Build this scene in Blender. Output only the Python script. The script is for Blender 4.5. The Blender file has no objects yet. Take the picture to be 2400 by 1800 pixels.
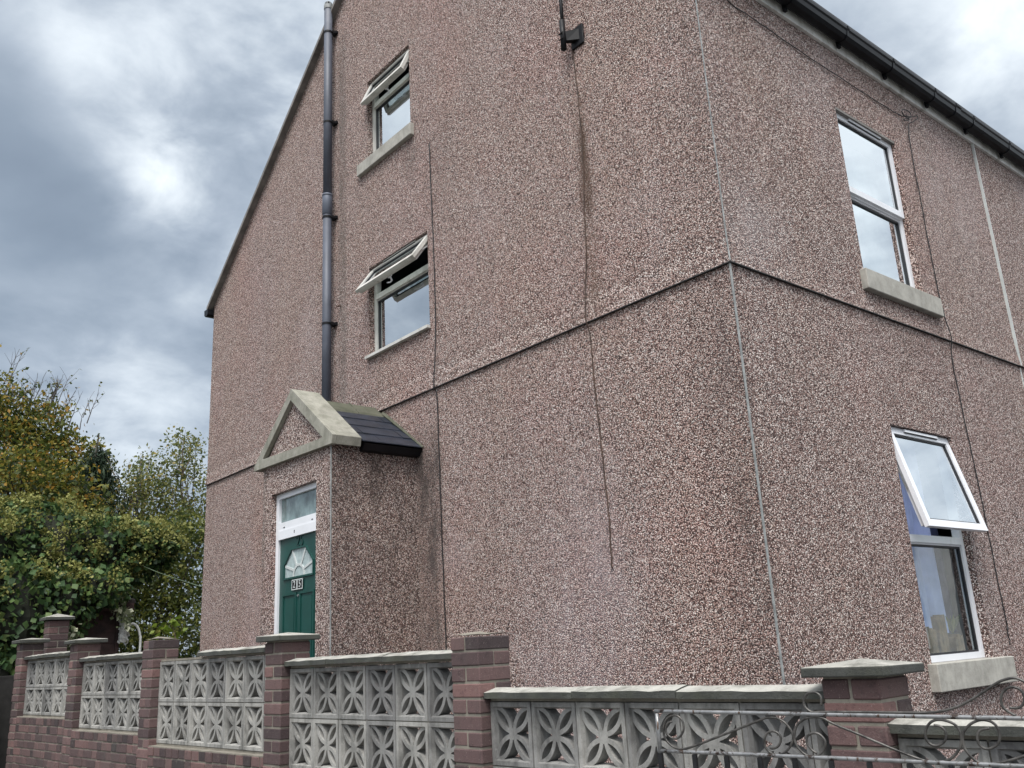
import bpy, bmesh, math, random
import numpy as np
from mathutils import Vector, Matrix
R = math.radians
scene = bpy.context.scene
COL = scene.collection

# ------------------------------------------------------------------ camera
cam = bpy.data.cameras.new('camera'); camo = bpy.data.objects.new('camera', cam); COL.objects.link(camo)
_r = Vector((0.77021665, -0.63566212, -0.05196128)); _u = Vector((-0.14020922, -0.24823922, 0.95849813)); _f = Vector((0.62217978, 0.73096577, 0.28032367))
M4 = Matrix((( _r.x, _u.x, -_f.x, -5.09818), (_r.y, _u.y, -_f.y, -3.53401), (_r.z, _u.z, -_f.z, 0.0), (0, 0, 0, 1)))
camo.matrix_world = M4
cam.sensor_width = 36.0; cam.lens = 2133.85 / 2400 * 36.0
cam.clip_start = 0.05; cam.clip_end = 3000
scene.camera = camo

# ------------------------------------------------------------------ sky and sun
SUN_EL, SUN_AZ = 61.0, 229.0        # azimuth measured from +Y clockwise seen from above
_sd = Vector((math.sin(R(SUN_AZ)) * math.cos(R(SUN_EL)), math.cos(R(SUN_AZ)) * math.cos(R(SUN_EL)), math.sin(R(SUN_EL))))
world = bpy.data.worlds.new('World'); scene.world = world; world.use_nodes = True
def build_world():
    nt = world.node_tree; nt.nodes.clear(); N = nt.nodes.new; L = nt.links.new
    out = N('ShaderNodeOutputWorld'); bg = N('ShaderNodeBackground'); bg.inputs['Strength'].default_value = 0.13
    L(bg.outputs[0], out.inputs[0])
    sky = N('ShaderNodeTexSky'); sky.sky_type = 'NISHITA'; sky.sun_disc = False
    sky.sun_elevation = R(SUN_EL); sky.sun_rotation = R(SUN_AZ)
    tc = N('ShaderNodeTexCoord'); sep = N('ShaderNodeSeparateXYZ'); L(tc.outputs['Generated'], sep.inputs[0])
    def math_(op, a, b=None, c=None):
        m = N('ShaderNodeMath'); m.operation = op
        for i, x in enumerate((a, b, c)):
            if x is None: continue
            if isinstance(x, (int, float)): m.inputs[i].default_value = x
            else: L(x, m.inputs[i])
        return m.outputs[0]
    zz = math_('ADD', math_('MAXIMUM', sep.outputs[2], 0.0), 0.35)
    cx = math_('DIVIDE', sep.outputs[0], zz); cy = math_('DIVIDE', sep.outputs[1], zz)
    cmb = N('ShaderNodeCombineXYZ'); L(cx, cmb.inputs[0]); L(cy, cmb.inputs[1]); cmb.inputs[2].default_value = 3.7
    def noise(scale, detail, rough, dist, off):
        mp = N('ShaderNodeMapping'); mp.inputs['Location'].default_value = off; L(cmb.outputs[0], mp.inputs[0])
        n = N('ShaderNodeTexNoise'); n.inputs['Scale'].default_value = scale; n.inputs['Detail'].default_value = detail
        n.inputs['Roughness'].default_value = rough; n.inputs['Distortion'].default_value = dist; L(mp.outputs[0], n.inputs['Vector'])
        return n.outputs[0]
    big = noise(1.6, 3, 0.5, 0.2, (1.3, 4.1, 0)); mid = noise(3.2, 5, 0.5, 0.15, (7.2, 0.4, 0)); fine = noise(9, 5, 0.55, 0.2, (2.2, 5.4, 0))
    # thin spots in the cloud layer, where the light comes through
    def spot(d, ang, amp):
        vm = N('ShaderNodeVectorMath'); vm.operation = 'DOT_PRODUCT'; L(tc.outputs['Generated'], vm.inputs[0])
        vm.inputs[1].default_value = Vector(d).normalized()
        k = math_('DIVIDE', math_('SUBTRACT', 1.0, vm.outputs['Value']), 1 - math.cos(R(ang)))
        return math_('MULTIPLY', math_('POWER', 2.718, math_('MULTIPLY', k, -1.0)), amp)
    dens = math_('ADD', math_('MULTIPLY', big, 0.48), math_('ADD', math_('MULTIPLY', mid, 0.36), math_('MULTIPLY', fine, 0.17)))
    acc = None
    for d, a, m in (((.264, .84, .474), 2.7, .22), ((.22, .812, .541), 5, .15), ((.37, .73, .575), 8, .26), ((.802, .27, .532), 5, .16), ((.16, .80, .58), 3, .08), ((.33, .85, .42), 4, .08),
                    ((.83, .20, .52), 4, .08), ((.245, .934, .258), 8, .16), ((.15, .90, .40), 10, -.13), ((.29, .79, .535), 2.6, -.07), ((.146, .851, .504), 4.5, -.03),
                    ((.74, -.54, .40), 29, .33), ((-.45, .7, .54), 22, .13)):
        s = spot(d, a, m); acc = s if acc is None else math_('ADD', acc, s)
    t = math_('ADD', dens, acc)
    # the thin spots break up with the fine cloud texture
    t = math_('ADD', t, math_('MULTIPLY', math_('MULTIPLY', acc, math_('SUBTRACT', fine, 0.5)), 2.2))
    cr = N('ShaderNodeValToRGB'); L(t, cr.inputs[0]); e = cr.color_ramp.elements
    e[0].position = 0.36; e[0].color = (.62, .80, 1.05, 1); e[1].position = 0.86; e[1].color = (3.5, 3.75, 3.9, 1)
    for pos, c in ((0.46, (.90, 1.12, 1.40, 1)), (0.56, (1.42, 1.66, 1.96, 1)), (0.68, (2.35, 2.6, 2.85, 1))):
        x = e.new(pos); x.color = c
    mix = N('ShaderNodeMix'); mix.data_type = 'RGBA'; mix.inputs[0].default_value = 0.95
    L(sky.outputs[0], mix.inputs[6]); L(cr.outputs[0], mix.inputs[7])
    glow = N('ShaderNodeMix'); glow.data_type = 'RGBA'; glow.blend_type = 'ADD'; glow.inputs[0].default_value = 1.0     # glow added round the hidden sun, unseen, to brighten the walls
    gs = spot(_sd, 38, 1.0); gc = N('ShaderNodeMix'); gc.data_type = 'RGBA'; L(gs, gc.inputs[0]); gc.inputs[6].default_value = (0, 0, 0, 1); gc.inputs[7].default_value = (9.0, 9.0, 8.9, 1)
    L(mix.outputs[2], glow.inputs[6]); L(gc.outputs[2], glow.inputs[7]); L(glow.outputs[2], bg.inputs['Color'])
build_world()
sun = bpy.data.lights.new('sun', 'SUN'); sun.energy = 1.5; sun.angle = R(24); sun.color = (1, .965, .92)
suno = bpy.data.objects.new('sun', sun); COL.objects.link(suno)
_sd = Vector((math.sin(R(SUN_AZ)) * math.cos(R(SUN_EL)), math.cos(R(SUN_AZ)) * math.cos(R(SUN_EL)), math.sin(R(SUN_EL))))
suno.rotation_euler = _sd.to_track_quat('Z', 'Y').to_euler(); suno.location = _sd * 60
vs = scene.view_settings; vs.view_transform = 'Standard'; vs.look = 'None'; vs.gamma = 1.0; vs.use_curve_mapping = False
vs.exposure = 1.2

# ------------------------------------------------------------------ materials
def new_mat(name):
    m = bpy.data.materials.new(name); m.use_nodes = True; nt = m.node_tree; nt.nodes.clear()
    out = nt.nodes.new('ShaderNodeOutputMaterial'); b = nt.nodes.new('ShaderNodeBsdfPrincipled'); nt.links.new(b.outputs[0], out.inputs[0])
    return m, nt, b, out
class G:
    """small helper round a node tree"""
    def __init__(s, nt):
        s.nt = nt; s.pos = None
    def n(s, t, **k):
        x = s.nt.nodes.new(t)
        for a, v in k.items(): setattr(x, a, v)
        return x
    def l(s, a, b): s.nt.links.new(a, b)
    def P(s, scale=(1, 1, 1), off=(0, 0, 0)):
        if s.pos is None: s.pos = s.n('ShaderNodeNewGeometry')
        mp = s.n('ShaderNodeMapping'); mp.inputs['Scale'].default_value = scale; mp.inputs['Location'].default_value = off
        s.l(s.pos.outputs['Position'], mp.inputs[0]); return mp.outputs[0]
    def noise(s, vec, scale, detail=4, rough=.55, dist=0):
        x = s.n('ShaderNodeTexNoise'); x.inputs['Scale'].default_value = scale; x.inputs['Detail'].default_value = detail
        x.inputs['Roughness'].default_value = rough; x.inputs['Distortion'].default_value = dist; s.l(vec, x.inputs['Vector']); return x.outputs[0]
    def ramp(s, fac, stops, interp='LINEAR'):
        x = s.n('ShaderNodeValToRGB'); x.color_ramp.interpolation = interp; e = x.color_ramp.elements
        e[0].position, e[0].color = stops[0][0], tuple(stops[0][1]) + (1,)
        e[1].position, e[1].color = stops[-1][0], tuple(stops[-1][1]) + (1,)
        for p, c in stops[1:-1]:
            y = e.new(p); y.color = tuple(c) + (1,)
        s.l(fac, x.inputs[0]); return x.outputs[0]
    def v(s, fac, a, b):            # remap to clamped 0..1
        x = s.n('ShaderNodeMapRange'); x.inputs[1].default_value = a; x.inputs[2].default_value = b; s.l(fac, x.inputs[0]); return x.outputs[0]
    def mix(s, fac, a, b, mode='MIX'):
        x = s.n('ShaderNodeMix'); x.data_type = 'RGBA'; x.blend_type = mode
        for sock, val in ((x.inputs[0], fac), (x.inputs[6], a), (x.inputs[7], b)):
            if isinstance(val, (int, float)): sock.default_value = val
            elif isinstance(val, (tuple, list)): sock.default_value = tuple(val) + (1,) if len(val) == 3 else val
            else: s.l(val, sock)
        return x.outputs[2]
    def m(s, op, a, b=0.0):
        x = s.n('ShaderNodeMath', operation=op)
        for i, q in enumerate((a, b)):
            if isinstance(q, (int, float)): x.inputs[i].default_value = q
            else: s.l(q, x.inputs[i])
        return x.outputs[0]
    def bump(s, h, strength, dist, to):
        x = s.n('ShaderNodeBump'); x.inputs['Strength'].default_value = strength; x.inputs['Distance'].default_value = dist
        s.l(h, x.inputs['Height']); s.l(x.outputs[0], to.inputs['Normal']); return x
    def sep(s):
        if s.pos is None: s.pos = s.n('ShaderNodeNewGeometry')
        x = s.n('ShaderNodeSeparateXYZ'); s.l(s.pos.outputs['Position'], x.inputs[0]); return x.outputs

def simple(name, col, rough=.5, var=.12, scale=6, bump=0, metal=0, spec=.5, dirt=None):
    m, nt, b, out = new_mat(name); g = G(nt)
    n = g.noise(g.P(), scale, 6, .6)
    dark = tuple(c * (1 - var * 2.2) for c in col); lite = tuple(min(1, c * (1 + var)) for c in col)
    c = g.ramp(n, [(.3, dark), (.68, lite)])
    if dirt:
        d = g.noise(g.P((1, 1, .35), (3, 1, 2)), dirt[1], 6, .65)
        c = g.mix(g.m('MULTIPLY', g.v(d, dirt[2], dirt[2] + .16), dirt[3]), c, dirt[0])
    nt.links.new(c, b.inputs['Base Color'])
    b.inputs['Roughness'].default_value = rough; b.inputs['Metallic'].default_value = metal; b.inputs['Specular IOR Level'].default_value = spec
    if bump: g.bump(g.noise(g.P(), scale * 12, 5, .65), bump, .004, b)
    return m

def pebbledash():
    m, nt, b, out = new_mat('pebbledash'); g = G(nt)
    wob = g.n('ShaderNodeTexNoise'); wob.inputs['Scale'].default_value = 40; wob.inputs['Detail'].default_value = 2; g.l(g.P(), wob.inputs['Vector'])
    vv = g.n('ShaderNodeVectorMath', operation='MULTIPLY_ADD'); g.l(wob.outputs['Color'], vv.inputs[0]); vv.inputs[1].default_value = (.010, .010, .010); g.l(g.P(), vv.inputs[2])
    vo = g.n('ShaderNodeTexVoronoi'); vo.feature = 'F1'; vo.inputs['Scale'].default_value = 100; g.l(vv.outputs[0], vo.inputs['Vector'])
    vo2 = g.n('ShaderNodeTexVoronoi'); vo2.feature = 'F1'; vo2.inputs['Scale'].default_value = 130; g.l(vv.outputs[0], vo2.inputs['Vector'])
    sc = g.n('ShaderNodeSeparateColor'); g.l(vo.outputs['Color'], sc.inputs[0])
    stones = g.ramp(sc.outputs[0], [(0, (.035, .020, .018)), (.14, (.12, .072, .063)), (.24, (.30, .200, .175)), (.5, (.45, .325, .288)), (.70, (.57, .445, .40)), (.86, (.72, .62, .57)), (1, (.90, .85, .80))])
    red = g.ramp(sc.outputs[1], [(0, (.16, .05, .045)), (.5, (.30, .17, .14)), (1, (.42, .34, .25))])
    stones = g.mix(g.m('MULTIPLY', g.v(sc.outputs[2], .80, .84), .55), stones, red)
    gap = g.v(vo.outputs['Distance'], .42, .66)             # mortar between the chips
    c = g.mix(g.m('MULTIPLY', gap, .93), stones, (.040, .023, .020))
    sc2 = g.n('ShaderNodeSeparateColor'); g.l(vo2.outputs['Color'], sc2.inputs[0])
    c = g.mix(g.m('MULTIPLY', g.v(sc2.outputs[0], .90, .92), .8), c, (.78, .74, .70))
    c = g.mix(g.m('MULTIPLY', g.v(sc2.outputs[1], .82, .86), .85), c, (.05, .035, .033))
    # mix of the batches of dash: warmer, greyer, pinker patches with soft borders
    p1 = g.v(g.noise(g.P((1, 1, .8)), .55, 5, .6, .4), .42, .66)
    c = g.mix(g.m('MULTIPLY', p1, .3), c, g.mix(1.0, c, (.98, 1.06, 1.14), 'MULTIPLY'))
    p2 = g.v(g.noise(g.P((1, 1, .6), (5, 2, 9)), .8, 5, .62, .5), .48, .72)
    c = g.mix(g.m('MULTIPLY', p2, .4), c, g.mix(1.0, c, (1.04, 1.0, .92), 'MULTIPLY'))
    p3 = g.v(g.noise(g.P((1, 1, .9), (15, 7, 1)), .7, 4, .6, .3), .5, .7)
    c = g.mix(g.m('MULTIPLY', p3, .35), c, g.mix(1.0, c, (1.14, .93, .95), 'MULTIPLY'))
    # pale bloom patches (worn / lime)
    zz = g.sep()
    p4 = g.v(g.noise(g.P((1, 1, .8), (2.1, 4.4, 3.2)), .75, 4, .55, .2), .56, .76)
    c = g.mix(g.m('MULTIPLY', p4, .22), c, (.50, .45, .47))
    # vertical dirt
    st = g.v(g.noise(g.P((2.6, 2.6, .22)), 1.6, 5, .6), .52, .75)
    c = g.mix(g.m('MULTIPLY', st, .22), c, g.mix(1.0, c, (.58, .56, .54), 'MULTIPLY'))
    def gable_patch(y0, y1, z0, z1, soft, amt, colr, c):
        # a patch of colour with its own place on the wall
        def band(x, a, bb, s_):
            return g.m('MULTIPLY', g.v(x, a - s_, a + s_), g.m('SUBTRACT', 1.0, g.v(x, bb - s_, bb + s_)))
        onx = g.m('LESS_THAN', zz[0], .06)
        k = g.m('MULTIPLY', g.m('MULTIPLY', band(zz[1], y0, y1, soft), band(zz[2], z0, z1, soft * 3)), onx)
        k = g.m('MULTIPLY', k, g.m('ADD', g.v(g.noise(g.P((3, 3, 1.2), (9, 9, 1)), 2.2, 5, .65), .3, .7), .15))
        return g.mix(g.m('MULTIPLY', k, amt), c, colr)
    def front(x0, x1, z0, z1, soft, amt, colr, c):
        def band(x, a, bb, s_): return g.m('MULTIPLY', g.v(x, a - s_, a + s_), g.m('SUBTRACT', 1.0, g.v(x, bb - s_, bb + s_)))
        k = g.m('MULTIPLY', g.m('MULTIPLY', band(zz[0], x0, x1, soft), band(zz[2], z0, z1, soft * 1.5)), g.m('LESS_THAN', zz[1], .06))
        k = g.m('MULTIPLY', k, g.m('ADD', g.v(g.noise(g.P((3, 3, 1.6), (4, 9, 6)), 1.6, 5, .65), .3, .7), .15))
        return g.mix(g.m('MULTIPLY', k, amt), c, colr)
    c = gable_patch(3.62, 4.02, -1.2, 1.80, .09, .75, (.055, .05, .047), c)       # darker in the corner by the porch, darkest below its eave
    c = gable_patch(3.60, 4.02, 1.55, 2.05, .07, .9, (.03, .028, .027), c)
    c = gable_patch(1.295, 1.385, 3.45, 4.38, .035, 1.0, (.05, .026, .014), c)
    c = gable_patch(1.27, 1.42, 2.7, 4.6, .05, .40, (.10, .06, .035), c)        # rust run under the bracket
    c = gable_patch(-.1, .30, -1.0, 2.4, .18, .42, (.06, .048, .046), c)
    c = gable_patch(-.1, .30, 3.0, 5.2, .20, .22, (.07, .06, .056), c)
    c = gable_patch(1.2, 2.3, -.5, .5, .35, .36, (.56, .50, .55), c)
    c = gable_patch(3.2, 3.7, 4.6, 5.5, .12, .22, (.07, .06, .056), c)
    c = front(.05, .75, 2.75, 3.1, .2, .40, (.50, .48, .49), c)
    c = front(3.3, 4.6, 3.4, 4.9, .4, .25, (.48, .45, .46), c)
    c = front(1.85, 3.2, 2.2, 2.72, .12, .25, (.09, .075, .07), c)        # darker wet corner
    c = gable_patch(3.85, 4.10, 5.1, 5.75, .06, .45, (.08, .07, .065), c)
    c = gable_patch(5.42, 5.60, -1, 7.9, .03, .55, (.10, .095, .085), c)          # behind the soil pipe
    c = g.mix(1.0, c, (1.02, .972, .955), 'MULTIPLY')
    nt.links.new(c, b.inputs['Base Color']); b.inputs['Roughness'].default_value = .78; b.inputs['Specular IOR Level'].default_value = .3
    h = g.m('SUBTRACT', 1.0, g.v(vo.outputs['Distance'], .1, .8))
    h = g.m('ADD', h, g.m('MULTIPLY', sc.outputs[1], .55))
    g.bump(h, .9, .006, b)
    return m

def brick_mat(name, shift=1.0, grime=.35):
    m, nt, b, out = new_mat(name); g = G(nt)
    geo = g.n('ShaderNodeNewGeometry')
    c = g.ramp(geo.outputs['Random Per Island'], [(0, (.036, .027, .028)), (.16, (.056, .036, .037)), (.4, (.092, .056, .055)), (.65, (.115, .069, .066)), (.87, (.145, .086, .081)), (1, (.17, .094, .086))])
    c = g.mix(1.0, c, (shift, shift, shift), 'MULTIPLY')
    n = g.noise(g.P(), 26, 6, .7)
    c = g.mix(g.v(n, .52, .72), c, g.mix(1.0, c, (.55, .52, .55), 'MULTIPLY'))
    sp = g.v(g.noise(g.P(), 190, 3, .6), .64, .69)
    c = g.mix(g.m('MULTIPLY', sp, .5), c, (.36, .29, .27))
    sp2 = g.v(g.noise(g.P((1, 1, 1), (4, 4, 4)), 150, 3, .6), .62, .68)
    c = g.mix(g.m('MULTIPLY', sp2, .6), c, (.04, .03, .03))
    gr = g.v(g.noise(g.P((1, 1, .5), (1, 2, 3)), 3.2, 6, .7), .48, .74)
    c = g.mix(g.m('MULTIPLY', gr, grime), c, (.06, .055, .05))
    sm = g.v(g.noise(g.P((1, 1, 1.6), (6, 3, 8)), 14, 6, .72), .60, .72)
    c = g.mix(g.m('MULTIPLY', sm, .5), c, (.19, .165, .145))
    nt.links.new(c, b.inputs['Base Color']); b.inputs['Roughness'].default_value = .85
    g.bump(g.noise(g.P(), 130, 6, .7), .7, .005, b)
    return m

def concrete(name, base, stain, moss=None, bump=.6, spots=.5):
    m, nt, b, out = new_mat(name); g = G(nt)
    c = g.ramp(g.noise(g.P(), 7, 7, .65), [(.28, tuple(x * .72 for x in base)), (.72, tuple(min(1, x * 1.18) for x in base))])
    d = g.v(g.noise(g.P((1.6, 1.6, .7), (3, 3, 8)), 4.5, 8, .72, .3), .47, .68)
    c = g.mix(g.m('MULTIPLY', d, spots), c, stain)
    f = g.v(g.noise(g.P((1, 1, 1), (7, 1, 1)), 85, 5, .7), .56, .7)
    c = g.mix(g.m('MULTIPLY', f, .5), c, tuple(x * .45 for x in base))
    f2 = g.v(g.noise(g.P((1, 1, 1), (1, 8, 1)), 60, 4, .7), .6, .72)
    c = g.mix(g.m('MULTIPLY', f2, .4), c, tuple(min(1, x * 1.6) for x in base))
    if moss:
        k = g.v(g.noise(g.P((1, 1, 1), (2, 2, 5)), 5, 6, .7), .46, .64)
        c = g.mix(g.m('MULTIPLY', k, moss[1]), c, moss[0])
    nt.links.new(c, b.inputs['Base Color']); b.inputs['Roughness'].default_value = .9; b.inputs['Specular IOR Level'].default_value = .25
    g.bump(g.noise(g.P(), 110, 6, .7), bump, .004, b)
    return m

def glass(name, fac0, fac1, tint=(.8, .9, .88), refl=(.93, .97, 1.0), rough=.01):
    m, nt, b, out = new_mat(name); g = G(nt); nt.nodes.remove(b)
    tr = g.n('ShaderNodeBsdfTransparent'); tr.inputs[0].default_value = tint + (1,)
    gl = g.n('ShaderNodeBsdfGlossy'); gl.inputs['Color'].default_value = refl + (1,); gl.inputs['Roughness'].default_value = rough
    lw = g.n('ShaderNodeLayerWeight'); lw.inputs[0].default_value = .5
    k = g.n('ShaderNodeMapRange'); k.inputs[1].default_value = 0; k.inputs[2].default_value = 1; k.inputs[3].default_value = fac0; k.inputs[4].default_value = fac1
    g.l(lw.outputs['Facing'], k.inputs[0])
    mx = g.n('ShaderNodeMixShader'); g.l(k.outputs[0], mx.inputs[0]); g.l(tr.outputs[0], mx.inputs[1]); g.l(gl.outputs[0], mx.inputs[2]); g.l(mx.outputs[0], out.inputs[0])
    bp = g.n('ShaderNodeBump'); bp.inputs['Strength'].default_value = .05; bp.inputs['Distance'].default_value = .02
    g.l(g.noise(g.P(), 2.2, 2, .4), bp.inputs['Height']); g.l(bp.outputs[0], gl.inputs['Normal'])
    return m

def leaf_mat(name, stops, trans=.35, rough=.5, spec=.35, patch=None):
    m, nt, b, out = new_mat(name); g = G(nt)
    geo = g.n('ShaderNodeNewGeometry')
    c = g.ramp(geo.outputs['Random Per Island'], stops)
    if patch:
        k = g.v(g.noise(g.P(), patch[1], 3, .5), patch[2], patch[2] + .1)
        c = g.mix(g.m('MULTIPLY', k, patch[3]), c, g.ramp(geo.outputs['Random Per Island'], patch[0]))
    nt.links.new(c, b.inputs['Base Color']); b.inputs['Roughness'].default_value = rough; b.inputs['Specular IOR Level'].default_value = spec
    t = g.n('ShaderNodeBsdfTranslucent'); g.l(c, t.inputs[0])
    mx = g.n('ShaderNodeMixShader'); mx.inputs[0].default_value = trans; g.l(b.outputs[0], mx.inputs[1]); g.l(t.outputs[0], mx.inputs[2]); g.l(mx.outputs[0], out.inputs[0])
    return m

MT = {}
MT['dash'] = pebbledash()
MT['brick'] = brick_mat('red_brick'); MT['brick_dark'] = brick_mat('grimy_brick', .85, .6)
MT['mortar'] = concrete('mortar', (.23, .21, .175), (.09, .085, .07), None, .5, .45)
MT['block'] = concrete('cast_block', (.30, .295, .285), (.06, .06, .06), None, .7, .72)
def vary(m):
    nt = m.node_tree; b = [n for n in nt.nodes if n.type == 'BSDF_PRINCIPLED'][0]; g = G(nt); src = b.inputs['Base Color'].links[0].from_socket
    oi = g.n('ShaderNodeObjectInfo'); t = g.ramp(oi.outputs['Random'], [(0, (.62, .62, .63)), (.5, (.95, .95, .93)), (1, (1.15, 1.14, 1.10))])
    c = g.mix(1.0, src, t, 'MULTIPLY')
    run = g.v(g.noise(g.P((5, 5, 1.1), (3, 2, 1)), 3.0, 5, .6), .50, .70)        # water runs down the face
    c = g.mix(g.m('MULTIPLY', run, .55), c, (.055, .055, .052)); nt.links.new(c, b.inputs['Base Color'])
vary(MT['block'])
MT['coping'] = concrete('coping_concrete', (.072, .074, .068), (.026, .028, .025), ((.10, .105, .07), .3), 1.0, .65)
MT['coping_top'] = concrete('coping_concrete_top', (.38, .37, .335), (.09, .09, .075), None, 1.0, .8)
MT['sill'] = concrete('painted_stone', (.40, .385, .345), (.16, .15, .13), None, .35, .45)
MT['pediment'] = concrete('mossy_render', (.32, .31, .265), (.12, .115, .09), ((.16, .165, .125), .4), .9, .6)
MT['ridge'] = concrete('mossy_mortar', (.11, .11, .082), (.045, .048, .036), ((.055, .062, .035), .35), .7, .6)
MT['slate'] = simple('slate', (.020, .026, .040), .42, .25, 9, .3)
MT['upvc'] = simple('white_upvc', (.78, .79, .82), .28, .03, 3, 0, dirt=((.45, .45, .42), 9, .60, .35))
MT['upvc_dirty'] = simple('weathered_white_upvc', (.60, .59, .55), .4, .08, 5, 0, dirt=((.24, .23, .19), 7, .52, .6))
MT['gasket'] = simple('black_rubber', (.018, .019, .022), .5)
MT['glass'] = glass('window_glass', .42, 1.0)
MT['glass_low'] = glass('clear_window_glass', .05, .42)
MT['frost'] = simple('frosted_glass', (.42, .50, .50), .18, .12, 20, .2, spec=.7)
MT['transom_glass'] = simple('obscure_door_glass', (.16, .22, .22), .10, .3, 5, .05, spec=1.0, dirt=((.45, .52, .52), 8, .56, .5))
MT['lead'] = simple('white_lead_strip', (.55, .58, .57), .4, .05)
MT['green'] = simple('green_door_paint', (.010, .062, .052), .36, .10, 4, .05)
MT['green2'] = simple('green_door_paint_number', (.006, .036, .031), .3, .1, 4)
MT['black'] = simple('black_plastic', (.010, .010, .012), .5, .2, 8, spec=.2)
MT['gutter'] = simple('black_gutter_plastic', (.010, .011, .014), .38, .25, 4, 0, spec=.16)
MT['pipe'] = simple('dark_grey_soil_pipe', (.075, .085, .112), .55, .14, 3, 0, dirt=((.20, .21, .24), 6, .55, .4))
MT['metalgrey'] = simple('galvanised_wire', (.42, .43, .43), .4, .1, 20, 0, .7)
MT['bead'] = simple('galvanised_bead', (.27, .28, .275), .55, .25, 9, .2)
MT['drip'] = simple('shadow_toned_drip_bead', (.022, .022, .022), .6, .4, 9, .2)  # near-black colour stands in for the shadow line under the flared wall
MT['fascia'] = simple('white_fascia', (.84, .84, .81), .45, .1, 2.5, .1, dirt=((.34, .34, .30), 5, .5, .7))
MT['verge'] = simple('grey_verge_board', (.21, .195, .18), .7, .2, 6, .2)
MT['cable'] = simple('black_cable', (.012, .012, .013), .5)
MT['rustcable'] = simple('rusty_wire', (.085, .05, .035), .7, .4, 5)
MT['rooftile'] = simple('dark_roof_slate', (.06, .06, .066), .6, .25, 4, .3)
def worn_iron():
    m, nt, b, out = new_mat('worn_iron'); g = G(nt)
    c = g.ramp(g.noise(g.P(), 40, 5, .6), [(.3, (.14, .143, .146)), (.7, (.26, .263, .267))])
    k = g.v(g.noise(g.P((1, 1, 1)), 22, 7, .75), .54, .60); c = g.mix(k, c, (.030, .018, .013))
    k2 = g.v(g.noise(g.P((1, 1, .3), (3, 9, 4)), 60, 3, .6), .62, .65); c = g.mix(k2, c, (.06, .035, .022))
    nt.links.new(c, b.inputs['Base Color']); b.inputs['Roughness'].default_value = .32; b.inputs['Metallic'].default_value = .35
    g.bump(k, -.4, .002, b); return m
MT['iron'] = worn_iron()
MT['ironblack'] = simple('black_iron', (.02, .02, .022), .4, .3, 20, .2, .3)
MT['scroll'] = simple('brown_worn_iron', (.085, .080, .074), .35, .4, 30, .2, .4)
MT['room'] = simple('painted_plaster', (.24, .28, .29), .8, .05)
MT['net'] = simple('white_net_curtain', (.80, .82, .84), .8, .04)
MT['blue'] = simple('lilac_curtain', (.46, .50, .80), .8, .12, 3)
MT['navy'] = simple('navy_curtain', (.035, .04, .10), .8, .2)
MT['wood'] = simple('brown_planks', (.20, .12, .06), .6, .3, 18)
MT['shed'] = simple('brown_stained_boards', (.052, .027, .024), .7, .3, 8, .4)
MT['felt'] = simple('roof_felt', (.045, .036, .034), .85, .3, 14, .5)
MT['fence'] = simple('dark_weathered_boards', (.018, .017, .016), .8, .3, 10, .4)
MT['whitefab'] = simple('white_plastic', (.72, .73, .70), .45, .15, 40, .4)
MT['bark'] = simple('bark', (.060, .048, .038), .9, .35, 25, .6)
MT['stempale'] = simple('pale_stem', (.16, .12, .085), .8, .3, 25, .3)
MT['twig'] = simple('grey_twig', (.085, .075, .075), .8, .2, 25, 0)
MT['asphalt'] = simple('asphalt', (.05, .05, .052), .9, .2, 30, .6)
MT['paving'] = simple('concrete_paving', (.22, .21, .195), .9, .15, 12, .4)
MT['soil'] = simple('garden_ground', (.07, .065, .045), .95, .3, 10, .6)
MT['line'] = simple('green_line', (.13, .18, .11), .5)
MT['ivy'] = leaf_mat('ivy_leaf', [(0, (.018, .038, .016)), (.35, (.036, .074, .026)), (.7, (.068, .120, .037)), (.95, (.12, .17, .05)), (1, (.16, .21, .08))], .25, .55, .25)
MT['umbel'] = leaf_mat('ivy_flower', [(0, (.13, .14, .035)), (.5, (.24, .245, .065)), (1, (.36, .35, .12))], .3, .6)
MT['varieg'] = leaf_mat('variegated_leaf', [(0, (.06, .10, .04)), (.45, (.20, .24, .12)), (.75, (.48, .50, .34)), (1, (.62, .62, .46))], .25, .45)
MT['autumn'] = leaf_mat('autumn_leaf', [(0, (.020, .038, .012)), (.3, (.065, .09, .02)), (.6, (.15, .165, .034)), (.85, (.27, .24, .045)), (1, (.44, .23, .045))], .45, .5, .35,
                        ([(0, (.22, .12, .02)), (.5, (.40, .19, .03)), (1, (.48, .30, .06))], 2.6, .60, .75))
MT['conifer'] = leaf_mat('conifer_needles', [(0, (.010, .022, .012)), (.6, (.020, .040, .019)), (1, (.042, .070, .032))], .15, .6)
MT['lime'] = leaf_mat('pale_leaf', [(0, (.06, .09, .033)), (.5, (.16, .185, .055)), (.85, (.28, .28, .09)), (1, (.42, .32, .11))], .52, .5)
MT['shrub'] = leaf_mat('shrub_leaf', [(0, (.030, .050, .018)), (.4, (.085, .115, .030)), (.8, (.17, .185, .045)), (1, (.30, .30, .07))], .48, .5)
MT['darkshrub'] = leaf_mat('dark_shrub_leaf', [(0, (.006, .011, .007)), (.6, (.014, .024, .013)), (1, (.03, .05, .022))], .1, .5)
MT['foliage_core'] = simple('inner_twigs', (.013, .016, .009), .95, .3, 6, .6)

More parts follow.
